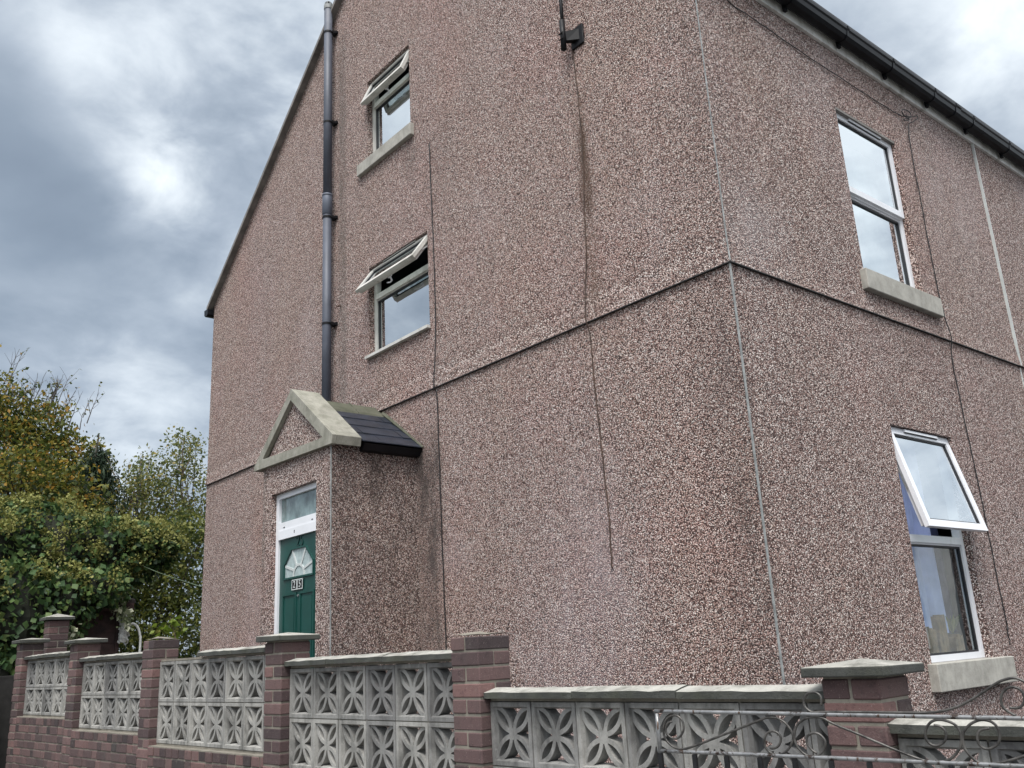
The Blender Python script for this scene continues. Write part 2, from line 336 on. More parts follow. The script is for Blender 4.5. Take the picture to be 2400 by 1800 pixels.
# ------------------------------------------------------------------ mesh helpers
def org(o):
    while o.parent: o = o.parent
    return o.location.copy()
class MB:
    def __init__(s): s.v = []; s.f = []; s.mi = []
    def add(s, vs, fs, mi=0):
        b = len(s.v); s.v += [tuple(x) for x in vs]; s.f += [tuple(b + i for i in f) for f in fs]; s.mi += [mi] * len(fs)
    def hexa(s, p, mi=0):           # 8 points: bottom ring 0-3, top ring 4-7
        s.add(p, [(0, 3, 2, 1), (4, 5, 6, 7), (0, 1, 5, 4), (1, 2, 6, 5), (2, 3, 7, 6), (3, 0, 4, 7)], mi)
    def box(s, x0, x1, y0, y1, z0, z1, mi=0, F=None):
        q = [(x0, y0, z0), (x1, y0, z0), (x1, y1, z0), (x0, y1, z0), (x0, y0, z1), (x1, y0, z1), (x1, y1, z1), (x0, y1, z1)]
        if F: q = [F(*a) for a in q]
        s.hexa(q, mi)
    def cbox(s, x0, x1, y0, y1, z0, z1, c=.004, mi=0, F=None):   # chamfered box
        vs = []; idx = {}
        X = (x0, x1); Y = (y0, y1); Z = (z0, z1); sg = (1, -1)
        for i in (0, 1):
            for j in (0, 1):
                for k in (0, 1):
                    for a in range(3):
                        d = [sg[i] * c, sg[j] * c, sg[k] * c]; d[a] = 0
                        idx[i, j, k, a] = len(vs); vs.append((X[i] + d[0], Y[j] + d[1], Z[k] + d[2]))
        I = lambda i, j, k, a: idx[i, j, k, a]
        fs = []
        for i in (0, 1): fs.append([I(i, 0, 0, 0), I(i, 1, 0, 0), I(i, 1, 1, 0), I(i, 0, 1, 0)])
        for j in (0, 1): fs.append([I(0, j, 0, 1), I(1, j, 0, 1), I(1, j, 1, 1), I(0, j, 1, 1)])
        for k in (0, 1): fs.append([I(0, 0, k, 2), I(1, 0, k, 2), I(1, 1, k, 2), I(0, 1, k, 2)])
        for i in (0, 1):
            for j in (0, 1):
                fs.append([I(i, j, 0, 0), I(i, j, 1, 0), I(i, j, 1, 1), I(i, j, 0, 1)])
                fs.append([I(i, 0, j, 0), I(i, 1, j, 0), I(i, 1, j, 2), I(i, 0, j, 2)])
                fs.append([I(0, i, j, 1), I(1, i, j, 1), I(1, i, j, 2), I(0, i, j, 2)])
                for k in (0, 1): fs.append([I(i, j, k, 0), I(i, j, k, 1), I(i, j, k, 2)])
        if F: vs = [F(*a) for a in vs]
        s.add(vs, fs, mi)
    def prism(s, poly, F, a, b, mi=0):   # poly in 2D, F(u,v,n) -> world, extruded n from a to b
        n = len(poly); vs = [F(u, v, a) for u, v in poly] + [F(u, v, b) for u, v in poly]
        s.add(vs, [tuple(range(n))[::-1], tuple(range(n, 2 * n))] + [(i, (i + 1) % n, n + (i + 1) % n, n + i) for i in range(n)], mi)
    def ring(s, outer, inner, F, a, b, mi=0):   # closed ring between two loops of equal length
        n = len(outer); vs = [F(*p, a) for p in outer] + [F(*p, a) for p in inner] + [F(*p, b) for p in outer] + [F(*p, b) for p in inner]
        fs = []
        for i in range(n):
            j = (i + 1) % n
            fs += [(i, j, n + j, n + i), (2 * n + i, 3 * n + i, 3 * n + j, 2 * n + j), (i, 2 * n + i, 2 * n + j, j), (n + i, n + j, 3 * n + j, 3 * n + i)]
        s.add(vs, fs, mi)
    def tube(s, pts, rad, sides=8, mi=0, cap=True):
        pts = [Vector(p) for p in pts]; n = len(pts)
        if isinstance(rad, (int, float)): rad = [rad] * n
        t = (pts[1] - pts[0]).normalized(); up = Vector((0, 0, 1)) if abs(t.z) < .9 else Vector((1, 0, 0))
        a = t.cross(up).normalized(); vs = []
        for i, p in enumerate(pts):
            d = (pts[min(i + 1, n - 1)] - pts[max(i - 1, 0)]).normalized()
            a = (a - d * a.dot(d)); a = a.normalized() if a.length > 1e-6 else d.orthogonal().normalized()
            bb = d.cross(a)
            for k in range(sides):
                w = 2 * math.pi * k / sides; vs.append(p + (a * math.cos(w) + bb * math.sin(w)) * rad[i])
        fs = [(i * sides + k, i * sides + (k + 1) % sides, (i + 1) * sides + (k + 1) % sides, (i + 1) * sides + k) for i in range(n - 1) for k in range(sides)]
        if cap: fs += [tuple(range(sides))[::-1], tuple(range((n - 1) * sides, n * sides))]
        s.add(vs, fs, mi)
    def build(s, name, mats, parent=None, smooth=False, o=None):
        if not isinstance(mats, (list, tuple)): mats = [mats]
        base = org(parent) if parent else Vector((0, 0, 0))
        if o is not None: base = Vector(o)
        me = bpy.data.meshes.new(name); me.from_pydata([(x[0] - base.x, x[1] - base.y, x[2] - base.z) for x in s.v], [], s.f)
        for m in mats: me.materials.append(m)
        if len(mats) > 1: me.polygons.foreach_set('material_index', s.mi)
        bm = bmesh.new(); bm.from_mesh(me); bmesh.ops.recalc_face_normals(bm, faces=bm.faces); bm.to_mesh(me); bm.free()
        if smooth: me.shade_smooth()
        ob = bpy.data.objects.new(name, me); COL.objects.link(ob)
        if parent: ob.parent = parent
        if o is not None: ob.location = base
        return ob
def tag(o, label, cat, group=None):
    o['label'] = label; o['category'] = cat
    if group: o['group'] = group
    return o
def thing(name, loc, label, cat, group=None):
    o = bpy.data.objects.new(name, None); COL.objects.link(o); o.location = loc; o.empty_display_size = .2
    return tag(o, label, cat, group)
def smooth_path(pts, sub=6):
    P = [Vector(p) for p in pts]; out = []
    for i in range(len(P) - 1):
        p0 = P[max(i - 1, 0)]; p1 = P[i]; p2 = P[i + 1]; p3 = P[min(i + 2, len(P) - 1)]
        for k in range(sub):
            t = k / sub
            out.append(.5 * ((2 * p1) + (p2 - p0) * t + (2 * p0 - 5 * p1 + 4 * p2 - p3) * t * t + (3 * p1 - p0 - 3 * p2 + p3) * t ** 3))
    out.append(P[-1]); return out
rng = random.Random(7)
K, A_ = .055, -2.16            # line of the garden wall: x = A_ - K*y
IDF = lambda x, y, z: (x, y, z)

# ------------------------------------------------------------------ ground
def ground_z(y): return -1.52 + .045 * max(-12.0, min(18.0, y))
def strip(name, x0, x1, ys, dz, mat, label):
    b = MB(); n = len(ys); vs = []
    for y in ys: vs += [(x0, y, ground_z(y) + dz), (x1, y, ground_z(y) + dz)]
    b.add(vs, [(2 * i, 2 * i + 1, 2 * i + 3, 2 * i + 2) for i in range(n - 1)]); o = b.build(name, mat); o['kind'] = 'structure'; o['label'] = label; return o
YS = [-900, -60, -12] + list(range(-10, 20, 2)) + [18.0, 60, 900]; YS = sorted(set(YS))
strip('ground', -900, 900, YS, -.16, MT['soil'], 'open ground around the houses')
strip('road', -12.5, -6.2, YS, -.12, MT['asphalt'], 'dark asphalt street')
strip('pavement', -6.19, -2.1, YS, 0, MT['paving'], 'concrete pavement beside the garden wall')
b = MB(); b.add([(-2.5, -1.9, -1.02), (-2.02, -30, -1.02), (30, -30, -1.02), (30, 0.02, -1.02), (0.02, .02, -1.02), (.02, 9.5, -1.0), (-2.5, 9.5, -1.0)], [tuple(range(7))])
y_ = b.build('yard', MT['asphalt']); y_['kind'] = 'structure'; y_['label'] = 'paved yard between the garden wall and the house'

# ------------------------------------------------------------------ the house
L_, XW, ZB = 9.52, 4.866, 2.566
SL, ZE = .755, 5.42
house = thing('end_terrace_house', (0, 0, -1.05), 'pink pebbledashed end terrace house with green door numbered 25 in a small gabled porch', 'house')
def flare(z):
    if z < ZB: return 0.0
    t = max(0.0, 1 - (z - ZB) / .34); return .020 * t * t
def wall_grid(uses, us, zs, holes, F, depth, top=None):
    """wall sheet F(u, off, z) with rectangular holes (u0,u1,z0,z1) and reveals 'depth' deep"""
    b = MB()
    levels = []
    for z in zs:
        if abs(z - ZB) < 1e-6: levels += [(z, 0.0), (z, .020)]
        else: levels.append((z, flare(z)))
    def inhole(u, z):
        return any(h[0] - 1e-6 < u < h[1] + 1e-6 and h[2] - 1e-6 < z < h[3] + 1e-6 for h in holes)
    for i in range(len(us) - 1):
        for j in range(len(levels) - 1):
            (za, oa), (zb, ob) = levels[j], levels[j + 1]
            if zb - za > 1e-6 and inhole((us[i] + us[i + 1]) / 2, (za + zb) / 2): continue
            b.add([F(us[i], oa, za), F(us[i + 1], oa, za), F(us[i + 1], ob, zb), F(us[i], ob, zb)], [(0, 1, 2, 3)])
    for (u0, u1, z0, z1) in holes:
        for (a, c) in (((u0, z0), (u0, z1)), ((u1, z0), (u1, z1)), ((u0, z1), (u1, z1)), ((u0, z0), (u1, z0))):
            b.add([F(a[0], flare(a[1]), a[1]), F(c[0], flare(c[1]), c[1]), F(c[0], -depth, c[1]), F(a[0], -depth, a[1])], [(0, 1, 2, 3)])
    return b
def levels(lo, hi, extra):
    z = set([lo, hi, ZB] + [ZB + k * .34 / 6 for k in range(1, 7)] + list(extra))
    z = sorted(x for x in z if lo - 1e-9 <= x <= hi + 1e-9)
    out = [z[0]]
    for x in z[1:]:
        if x - out[-1] > 1e-4: out.append(x)
    return out
RIDGE = ZE + SL * L_ / 2
GH = [(3.976, 4.903, 5.60, 6.812), (3.707, 4.903, 3.22, 4.326)]
FH = [(1.915, 2.964, 2.80, 4.56), (1.915, 2.964, -.45, 1.603)]
us = sorted(set([0, L_] + [h[0] for h in GH] + [h[1] for h in GH] + [L_ / 2]))
zs = levels(-1.3, RIDGE + .3, [h[2] for h in GH] + [h[3] for h in GH])
gb = wall_grid(None, us, zs, GH, lambda u, o, z: (-o, u - (o if u < .001 else 0), z), .13)
bm = bmesh.new()
for v in gb.v: bm.verts.new(v)
bm.verts.ensure_lookup_table()
for f in gb.f:
    try: bm.faces.new([bm.verts[i] for i in f])
    except ValueError: pass
for pco, pno in (((0, 0, ZE), (0, -SL, 1)), ((0, L_, ZE), (0, SL, 1))):
    bmesh.ops.bisect_plane(bm, geom=bm.verts[:] + bm.edges[:] + bm.faces[:], plane_co=pco, plane_no=Vector(pno).normalized(), clear_outer=True)
bm.verts.ensure_lookup_table(); bm.verts.index_update()
gb2 = MB(); gb2.add([v.co[:] for v in bm.verts], [[v.index for v in f.verts] for f in bm.faces]); bm.free()
gb2.build('gable_wall', MT['dash'], house)
us = sorted([0, XW] + [FH[0][0], FH[0][1]])
fb = wall_grid(None, us, levels(-1.3, 5.30, [h[2] for h in FH] + [h[3] for h in FH]), FH, lambda u, o, z: (u - (o if u < .001 else 0), -o, z), .13)
fb.build('front_wall', MT['dash'], house)
b = MB(); b.add([(0, L_, -1.3), (XW, L_, -1.3), (XW, L_, ZE), (0, L_, ZE)], [(0, 1, 2, 3)])
b.build('back_wall', MT['dash'], house)
b = MB()
b.add([(.02, .02, -.86), (XW, .02, -.86), (XW, L_ - .02, -.86), (.02, L_ - .02, -.86)], [(0, 1, 2, 3)])
b.add([(.02, .02, 2.2), (XW, .02, 2.2), (XW, L_ - .02, 2.2), (.02, L_ - .02, 2.2)], [(0, 1, 2, 3)])
b.add([(.02, .02, 5.05), (XW, .02, 5.05), (XW, L_ - .02, 5.05), (.02, L_ - .02, 5.05)], [(0, 1, 2, 3)])
b.add([(XW - .02, 0, -.9), (XW - .02, L_, -.9), (XW - .02, L_, 5.05), (XW - .02, 0, 5.05)], [(0, 1, 2, 3)])
b.add([(.02, 3.0, -.86), (XW, 3.0, -.86), (XW, 3.0, 5.05), (.02, 3.0, 5.05)], [(0, 1, 2, 3)])
b.build('room_interior', MT['room'], house)
# roof
def roof_mesh(x0, x1):
    b = MB(); t = .05
    for s in (0, 1):
        ya, yb = (-.16, L_ / 2) if s == 0 else (L_ + .16, L_ / 2)
        za = ZE - SL * .16 + .06; zb = RIDGE + .06
        b.hexa([(x0, ya, za), (x1, ya, za), (x1, yb, zb), (x0, yb, zb), (x0, ya, za + t), (x1, ya, za + t), (x1, yb, zb + t), (x0, yb, zb + t)])
    return b
roof_mesh(-.055, XW - .003).build('roof', MT['rooftile'], house)
b = MB()   # verge strip under the roof edge
for s in (0, 1):
    P = lambda y: ZE + SL * (y if s == 0 else L_ - y)
    ya, yb = (-.10, L_ / 2 - .001) if s == 0 else (L_ + .10, L_ / 2 + .001)
    n = 7
    for k in range(n):
        a = ya + (yb - ya) * k / n; c = ya + (yb - ya) * (k + 1) / n - (.004 if s == 0 else -.004)
        b.hexa([(-.085, a, P(a) - .02), (0.0, a, P(a) - .02), (0.0, c, P(c) - .02), (-.085, c, P(c) - .02),
                (-.085, a, P(a) + .045), (0.0, a, P(a) + .045), (0.0, c, P(c) + .045), (-.085, c, P(c) + .045)])
b.build('verge', MT['verge'], house)
def eaves(parent, x0, x1, clips, joint=None):
    b = MB()
    b.box(x0, x1, -.030, -.001, 5.185, 5.36)
    b.box(x0, x1, -.048, -.0305, 5.30, 5.37)
    b.build('fascia', MT['fascia'], parent)
    prof = [(-.052, 5.345), (-.052, 5.262), (-.075, 5.243), (-.135, 5.243), (-.162, 5.268), (-.170, 5.31), (-.182, 5.325), (-.182, 5.352), (-.172, 5.352), (-.172, 5.335), (-.160, 5.318), (-.150, 5.275), (-.132, 5.255), (-.08, 5.255), (-.062, 5.27), (-.062, 5.345)]
    b = MB(); n = len(prof); vs = [(x, y, z) for x in (x0, x1) for y, z in prof]
    b.add(vs, [(i, (i + 1) % n, n + (i + 1) % n, n + i) for i in range(n)] + [tuple(range(n)), tuple(range(n, 2 * n))])
    gt = b.build('gutter', MT['gutter'], parent)
    for cx in clips:
        b = MB(); w = .013
        big = [(y - .006 if y < -.1 else y, z + (-.006 if z < 5.3 else .006)) for y, z in prof[:8]]
        inn = [(y + .004 if y < -.1 else y, z + (.004 if z < 5.3 else -.004)) for y, z in prof[:8]]
        b.ring(big, inn, lambda u, v, nn: (nn, u, v), cx - w, cx + w)
        b.box(cx - .02, cx + .02, -.075, -.0485, 5.20, 5.262)
        b.build('gutter_clip', MT['gutter'], gt)
    if joint:
        b = MB(); big = [(y - .007 if y < -.1 else y, z + (-.007 if z < 5.3 else .007)) for y, z in prof[:8]]
        inn = [(y + .004 if y < -.1 else y, z + (.004 if z < 5.3 else -.004)) for y, z in prof[:8]]
        b.ring(big, inn, lambda u, v, nn: (nn, u, v), joint - .055, joint + .055)
        b.build('gutter_union', MT['gutter'], gt)
eaves(house, -.10, XW - .002, (.35, 1.20, 2.056, 2.883, 3.736, 4.618), 4.243)
b = MB()   # back eaves gutter end seen at the far corner
prof = [(9.525, 5.33), (9.525, 5.25), (9.56, 5.225), (9.62, 5.225), (9.655, 5.255), (9.665, 5.34)]
b.prism(prof, lambda u, v, n: (n, u, v), -.10, XW)
b.build('gutter', MT['gutter'], house)
# corner bead, drip beads, movement joint
b = MB()
b.tube([(-.004, -.004, -1.2), (-.004, -.004, ZB - .002)], .009, 6); b.build('corner_bead', MT['bead'], house)
b = MB(); b.tube([(-flare(z) - .003, -flare(z) - .003, z) for z in [5.4, 4.4, 3.4] + [ZB + .34 - k * .34 / 6 for k in range(7)]], .006, 6)
b.build('corner_bead', MT['bead'], house)
b = MB()
b.box(-.023, -.0005, -.023, 5.60, ZB - .009, ZB - .0015); b.box(-.023, -.0005, 5.61, L_ - .002, ZB - .009, ZB - .0015)
b.box(-.0005, XW, -.023, -.0006, ZB - .0087, ZB - .0017)
b.build('drip_bead', MT['drip'], house)
b = MB(); b.box(XW - .006, XW + .006, -.027, .0, ZB, 5.18); b.box(XW - .006, XW + .006, -.007, .0, -1.2, ZB - .02)
b.build('movement_joint', MT['lead'], house)

# ---- windows
def window(parent, F, W, z0, z1, ztr, nf, sash_len=None, sash_ang=0, sash_h=None, pane_lo='glass', pane_hi='glass', sill=None, dirty=False, vent=True, handle=False, thin_sill=False):
    fm = MT['upvc_dirty'] if dirty else MT['upvc']
    fw = .052; nb = nf - .065
    b = MB()
    b.box(.002, fw, z0 + .002, z1 - .002, nb, nf, 0, F); b.box(W - fw, W - .002, z0 + .002, z1 - .002, nb, nf, 0, F)
    b.box(fw + .0005, W - fw - .0005, z1 - fw, z1 - .002, nb, nf - .001, 0, F); b.box(fw + .0005, W - fw - .0005, z0 + .002, z0 + fw, nb, nf - .001, 0, F)
    b.box(fw + .0005, W - fw - .0005, ztr - .03, ztr + .03, nb, nf + .004, 0, F)
    b.box(fw + .0005, W - fw - .0005, ztr - .045, ztr - .0305, nb, nf - .012, 0, F)
    win = b.build('window', fm, parent)
    b = MB(); lo0, lo1 = z0 + fw, ztr - .045                       # glazing bead + gasket of the fixed light
    o_ = [(fw, lo0), (W - fw, lo0), (W - fw, lo1), (fw, lo1)]; i_ = [(fw + .016, lo0 + .016), (W - fw - .016, lo0 + .016), (W - fw - .016, lo1 - .016), (fw + .016, lo1 - .016)]
    b.ring(o_, i_, F, nb + .02, nf - .02); b.build('gasket', MT['gasket'], win)
    b = MB(); b.add([F(fw + .01, lo0 + .01, nb + .03), F(W - fw - .01, lo0 + .01, nb + .03), F(W - fw - .01, lo1 - .01, nb + .03), F(fw + .01, lo1 - .01, nb + .03)], [(0, 1, 2, 3)])
    b.build('pane', MT[pane_lo], win)
    # top hung sash
    hz = z1 - .012; ca, sa = math.cos(R(sash_ang)), math.sin(R(sash_ang)); hn = nf + .006
    Ls = sash_len or (hz - ztr + .012)
    FS = lambda u, w, t: F(u, hz - w * ca + t * sa, hn + w * sa + t * ca)
    sw = .058; u0, u1 = .012, W - .012
    b = MB()
    b.ring([(u0, 0), (u1, 0), (u1, Ls), (u0, Ls)], [(u0 + sw, sw), (u1 - sw, sw), (u1 - sw, Ls - sw), (u0 + sw, Ls - sw)], FS, -.016, .022)
    b.ring([(u0 + .022, .022), (u1 - .022, .022), (u1 - .022, Ls - .022), (u0 + .022, Ls - .022)], [(u0 + sw - .004, sw - .004), (u1 - sw + .004, sw - .004), (u1 - sw + .004, Ls - sw + .004), (u0 + sw - .004, Ls - sw + .004)], FS, -.05, -.0165)
    b.build('sash', fm, win)
    b = MB()
    b.ring([(u0 + sw, sw), (u1 - sw, sw), (u1 - sw, Ls - sw), (u0 + sw, Ls - sw)], [(u0 + sw + .014, sw + .014), (u1 - sw - .014, sw + .014), (u1 - sw - .014, Ls - sw - .014), (u0 + sw + .014, Ls - sw - .014)], FS, -.014, .006)
    b.build('gasket', MT['gasket'], win)
    b = MB(); b.add([FS(u0 + sw, sw, -.004), FS(u1 - sw, sw, -.004), FS(u1 - sw, Ls - sw, -.004), FS(u0 + sw, Ls - sw, -.004)], [(0, 1, 2, 3)])
    b.build('pane', MT[pane_hi], win)
    if vent:
        b = MB(); b.box(W * .24, W * .78, .012, .034, .0225, .040, 0, FS); b.box(W * .24, W * .78, .034, .038, .0225, .034, 1, FS)
        b.build('trickle_vent', [fm, MT['gasket']], win)
    if sash_ang > 3:
        for uu in (u0 + .008, u1 - .008):     # stay arms
            b = MB(); b.tube([F(uu, hz - .10, nf - .02), FS(uu, Ls * .62, -.03)], .006, 6); b.build('stay', MT['metalgrey'], win)
    if handle:
        b = MB(); c = W * .52
        b.cbox(c - .022, c + .022, Ls - .055, Ls - .012, -.066, -.050, .004, 0, FS)
        b.tube([FS(c, Ls - .03, -.066), FS(c - .005, Ls - .02, -.10), FS(c - .05, Ls - .02, -.112), FS(c - .11, Ls - .03, -.10)], [.010, .010, .008, .006], 7)
        b.build('handle', MT['upvc'], win)
    if sill:
        su0, su1, sz0, sz1, pr = sill
        b = MB(); ns = 10
        for k in range(1):
            b.cbox(su0, su1, sz0, sz1, -.115, pr, .006, 0, F)
        b.build('sill', MT['sill'], win)
    if thin_sill:
        b = MB(); b.box(-.03, W + .012, z0 - .030, z0 + .001, nb, .045, 0, F); b.build('sill', MT['upvc_dirty'], win)
    return win
FG = lambda yl: (lambda u, v, n: (-n, yl - u, v))
FF = lambda xl: (lambda u, v, n: (xl + u, -n, v))
window(house, FG(4.903), .927, 5.73, 6.812, 6.485, -.070, .375, 24, sill=(-.18, .99, 5.58, 5.73, .05), vent=False, handle=True, dirty=True)
window(house, FG(4.903), 1.196, 3.25, 4.326, 3.965, -.070, .405, 36, thin_sill=True, handle=True, dirty=True)
window(house, FF(1.915), 1.049, 2.945, 4.56, 3.755, -.062, None, 0, sill=(-.071, 1.262, 2.76, 2.945, .06))
window(house, FF(1.915), 1.049, -.262, 1.603, .695, -.062, .862, 13.5, sill=(-.071, 1.262, -.465, -.262, .075), pane_lo='glass_low')
# hinge board over the heads
b = MB(); b.box(1.917, 2.962, .0, .110, 4.535, 4.559); b.build('window_head', MT['verge'], house)

# ---- soil pipe
def soil_pipe():
    b = MB(); y, x = 5.722, -.095
    b.tube([(x, y, 2.35), (x, y, 5.50)], .055, 20); b.tube([(x, y, 5.50), (x, y, 8.43)], .055, 20)
    p = b.build('soil_pipe', MT['pipe'], house, True)
    b = MB(); b.tube([(x, y, 5.33), (x, y, 5.335), (x, y, 5.60), (x, y, 5.615)], [.056, .063, .063, .057], 20); b.tube([(x, y, 5.585), (x, y, 5.61)], .067, 20)
    b.build('pipe_socket', simple('grey_socket', (.10, .115, .15), .5, .1), p, True)
    for z in (6.637, 5.292, 3.879, 8.0):
        b = MB(); b.tube([(x, y, z - .014), (x, y, z + .014)], .060, 20)
        for s in (-1, 1): b.box(x + .02, -.0005, y + s * .07 - .012, y + s * .07 + .012, z - .02, z + .012)
        b.box(-.03, -.0006, y - .10, y + .0, z - .022, z + .013)
        b.build('pipe_bracket', MT['black'], p)
    b = MB(); b.tube([(x, y, 8.37), (x, y, 8.43)], .060, 20)
    for k in range(8):
        a = k * math.pi / 4; q = [(x + .055 * math.cos(a) * math.cos(t), y + .055 * math.sin(a) * math.cos(t), 8.43 + .065 * math.sin(t)) for t in (0, .4, .8, 1.2, 1.57)]
        b.tube(q, .005, 5)
    b.tube([(x + .038 * math.cos(t), y + .038 * math.sin(t), 8.475) for t in [i * .524 for i in range(13)]], .005, 5)
    b.build('vent_cage', MT['bead'], p)
soil_pipe()

# ---- porch
XP, PY0, PY1 = -.966, 5.47, 4.005
def porch():
    DH = (4.30, 5.262, -.80, 1.675)
    b = MB(); ysp = sorted([PY0, PY1, DH[0], DH[1]])
    for i in range(3):
        for (za, zb) in ((-1.3, DH[2]), (DH[2], DH[3]), (DH[3], 2.02)):
            if i == 1 and za == DH[2]: continue
            b.add([(XP, ysp[i], za), (XP, ysp[i + 1], za), (XP, ysp[i + 1], zb), (XP, ysp[i], zb)], [(0, 1, 2, 3)])
    for y in (PY0, PY1): b.add([(XP, y, -1.3), (-.001, y, -1.3), (-.001, y, 2.0), (XP, y, 2.0)], [(0, 1, 2, 3)])
    for y in DH[:2]: b.add([(XP, y, DH[2]), (XP + .14, y, DH[2]), (XP + .14, y, DH[3]), (XP, y, DH[3])], [(0, 1, 2, 3)])
    for z in DH[2:]: b.add([(XP, DH[0], z), (XP + .14, DH[0], z), (XP + .14, DH[1], z), (XP, DH[1], z)], [(0, 1, 2, 3)])
    b.add([(XP, PY0, 1.99), (XP, PY1, 1.99), (XP, 4.775, 2.60)], [(0, 1, 2)])       # tympanum
    pr = b.build('porch', MT['dash'], house)
    F = lambda u, v, n: (n, u, v)
    # concrete pediment: triangular ring in front, sloping copings behind it
    def lumpy(poly): return [(u + rng.uniform(-.004, .004), v + rng.uniform(-.004, .004)) for u, v in poly]
    A, B_, C, D, E_ = (5.625, 1.985), (3.925, 1.948), (3.905, 2.035), (4.775, 2.70), (5.63, 2.03)
    b = MB()
    b.ring([A, B_, C, D, E_], [(5.40, 2.078), (4.13, 2.042), (4.115, 2.052), (4.785, 2.578), (5.405, 2.086)], F, -1.012, XP + .005)
    sub = b
    # the sloping tops carried back
    b.prism([C, B_, (3.96, 1.953), (4.06, 2.05), (4.775, 2.60), (4.775, 2.70)], F, XP + .0055, -.695)
    b.prism([E_, A, (5.58, 1.99), (5.49, 2.05), (4.7755, 2.60), (4.7755, 2.70)], F, XP + .0055, -.695)
    ped = b.build('pediment', MT['pediment'], pr)
    m = ped.modifiers.new('bev', 'BEVEL'); m.width = .012; m.segments = 2; m.limit_method = 'ANGLE'
    # slates
    for s, (ye, yr) in enumerate(((3.885, 4.60), (5.665, 4.95))):
        b = MB(); n = 4; ze, zr = 1.985, 2.475
        for k in range(n):
            t0, t1 = k / n, min(1.0, (k + 1) / n + .06)
            ya, yb = ye + (yr - ye) * t0, ye + (yr - ye) * t1; za, zb = ze + (zr - ze) * t0, ze + (zr - ze) * t1
            l = .012
            cut = [-.694] + sorted(-.694 + .694 * (j + (.5 if k % 2 else 0) + rng.uniform(-.05, .05)) / 3 for j in range(0 if k % 2 else 1, 3)) + [0.0]
            for xa, xb in zip(cut[:-1], cut[1:]):
                xa += .0015; xb -= .0015; e = rng.uniform(-.006, .006) * (1 if s else -1); w = rng.uniform(0, .003)
                b.hexa([(xa, ya + e, za + l + w), (xb, ya + e, za + l + w), (xb, yb, zb + w), (xa, yb, zb + w), (xa, ya + e, za + l + .009 + w), (xb, ya + e, za + l + .009 + w), (xb, yb, zb + .008 + w), (xa, yb, zb + .008 + w)])
        b.build('slates', MT['slate'], pr)
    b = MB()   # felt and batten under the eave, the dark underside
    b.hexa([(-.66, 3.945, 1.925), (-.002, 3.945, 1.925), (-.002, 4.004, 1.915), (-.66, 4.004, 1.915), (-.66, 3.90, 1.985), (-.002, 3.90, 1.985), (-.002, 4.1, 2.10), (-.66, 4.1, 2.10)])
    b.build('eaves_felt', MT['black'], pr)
    b = MB()
    for (xa, xb) in ((-.694, -.335), (-.325, .0)):
        b.prism([(4.55, 2.435), (4.60, 2.50), (4.775, 2.625), (4.95, 2.50), (5.0, 2.435), (4.95, 2.47), (4.775, 2.60), (4.60, 2.47)], F, xa, xb)
    b.prism([(4.57, 2.46), (4.775, 2.645), (4.98, 2.46), (4.775, 2.62)], F, -.3349, -.3251)
    rd = b.build('ridge_tiles', MT['ridge'], pr)
    b = MB()  # mortar flashing along the wall
    b.tube([(-.005, 3.88, 2.0), (-.005, 4.3, 2.30), (-.005, 4.62, 2.52)], [.012, .02, .026], 6); b.build('flashing', MT['ridge'], pr)
    b = MB(); b.tube([(XP - .003, PY1 + .001, -1.2), (XP - .003, PY1 + .001, 1.95)], .007, 6); b.build('corner_bead', MT['bead'], pr)
    # door frame
    nf = -.915; y0, y1 = 5.26, 4.302
    b = MB(); X0, X1 = nf, nf + .07
    b.box(X0, X1, y0 - .062, y0, -.78, 1.673); b.box(X0, X1, y1, y1 + .062, -.78, 1.673)
    b.box(X0 + .001, X1, y1 + .0625, y0 - .0625, 1.62, 1.673); b.box(X0 - .006, X1, y1 + .0625, y0 - .0625, 1.20, 1.29); b.box(X0 + .001, X1, y1 + .0625, y0 - .0625, 1.2905, 1.372)
    for yy, zz, w in ((5.06, 1.318, .03), (4.46, 1.318, .03)): b.box(X0 - .001, X0 + .002, yy, yy + w, zz - .006, zz + .006, 1)
    b.box(X0 - .010, X0 + .002, 4.83, 4.838, 1.235, 1.262, 1)
    fr = b.build('door_frame', [MT['upvc'], MT['gasket']], pr)
    b = MB(); b.add([(X0 + .03, y1 + .05, 1.36), (X0 + .03, y0 - .05, 1.36), (X0 + .03, y0 - .05, 1.63), (X0 + .03, y1 + .05, 1.63)], [(0, 1, 2, 3)])
    b.build('transom_pane', MT['transom_glass'], fr)
    # door leaf (third level: grandchildren of the house)
    xd = nf + .022; ya, yb = y0 - .063, y1 + .063; yc = (ya + yb) / 2; wid = ya - yb
    FD = lambda u, v, n: (xd - n, ya - u, v)          # u from the left edge, n outwards
    fan = [(.115, .808), (wid - .115, .808), (wid - .115, .93), (wid - .27, 1.075), (.27, 1.075), (.115, .93)]
    b = MB()
    W_, Z0, Z1 = wid, -.775, 1.199
    # leaf face around the fan opening
    b.add([FD(0, Z0, 0), FD(W_, Z0, 0), FD(W_, Z1, 0), FD(0, Z1, 0)] + [FD(u, v, 0) for u, v in fan],
          [(0, 1, 5, 4), (1, 2, 7, 6, 5), (2, 3, 8, 7), (3, 0, 4, 9, 8)])
    b.ring([(0, Z0), (W_, Z0), (W_, Z1), (0, Z1)], [(.01, Z0 + .01), (W_ - .01, Z0 + .01), (W_ - .01, Z1 - .01), (.01, Z1 - .01)], FD, -.04, -.001)
    ex = [(.10, .790), (W_ - .10, .790), (W_ - .10, .937), (W_ - .262, 1.092), (.262, 1.092), (.10, .937)]
    b.ring(ex, fan, FD, -.01, .014)
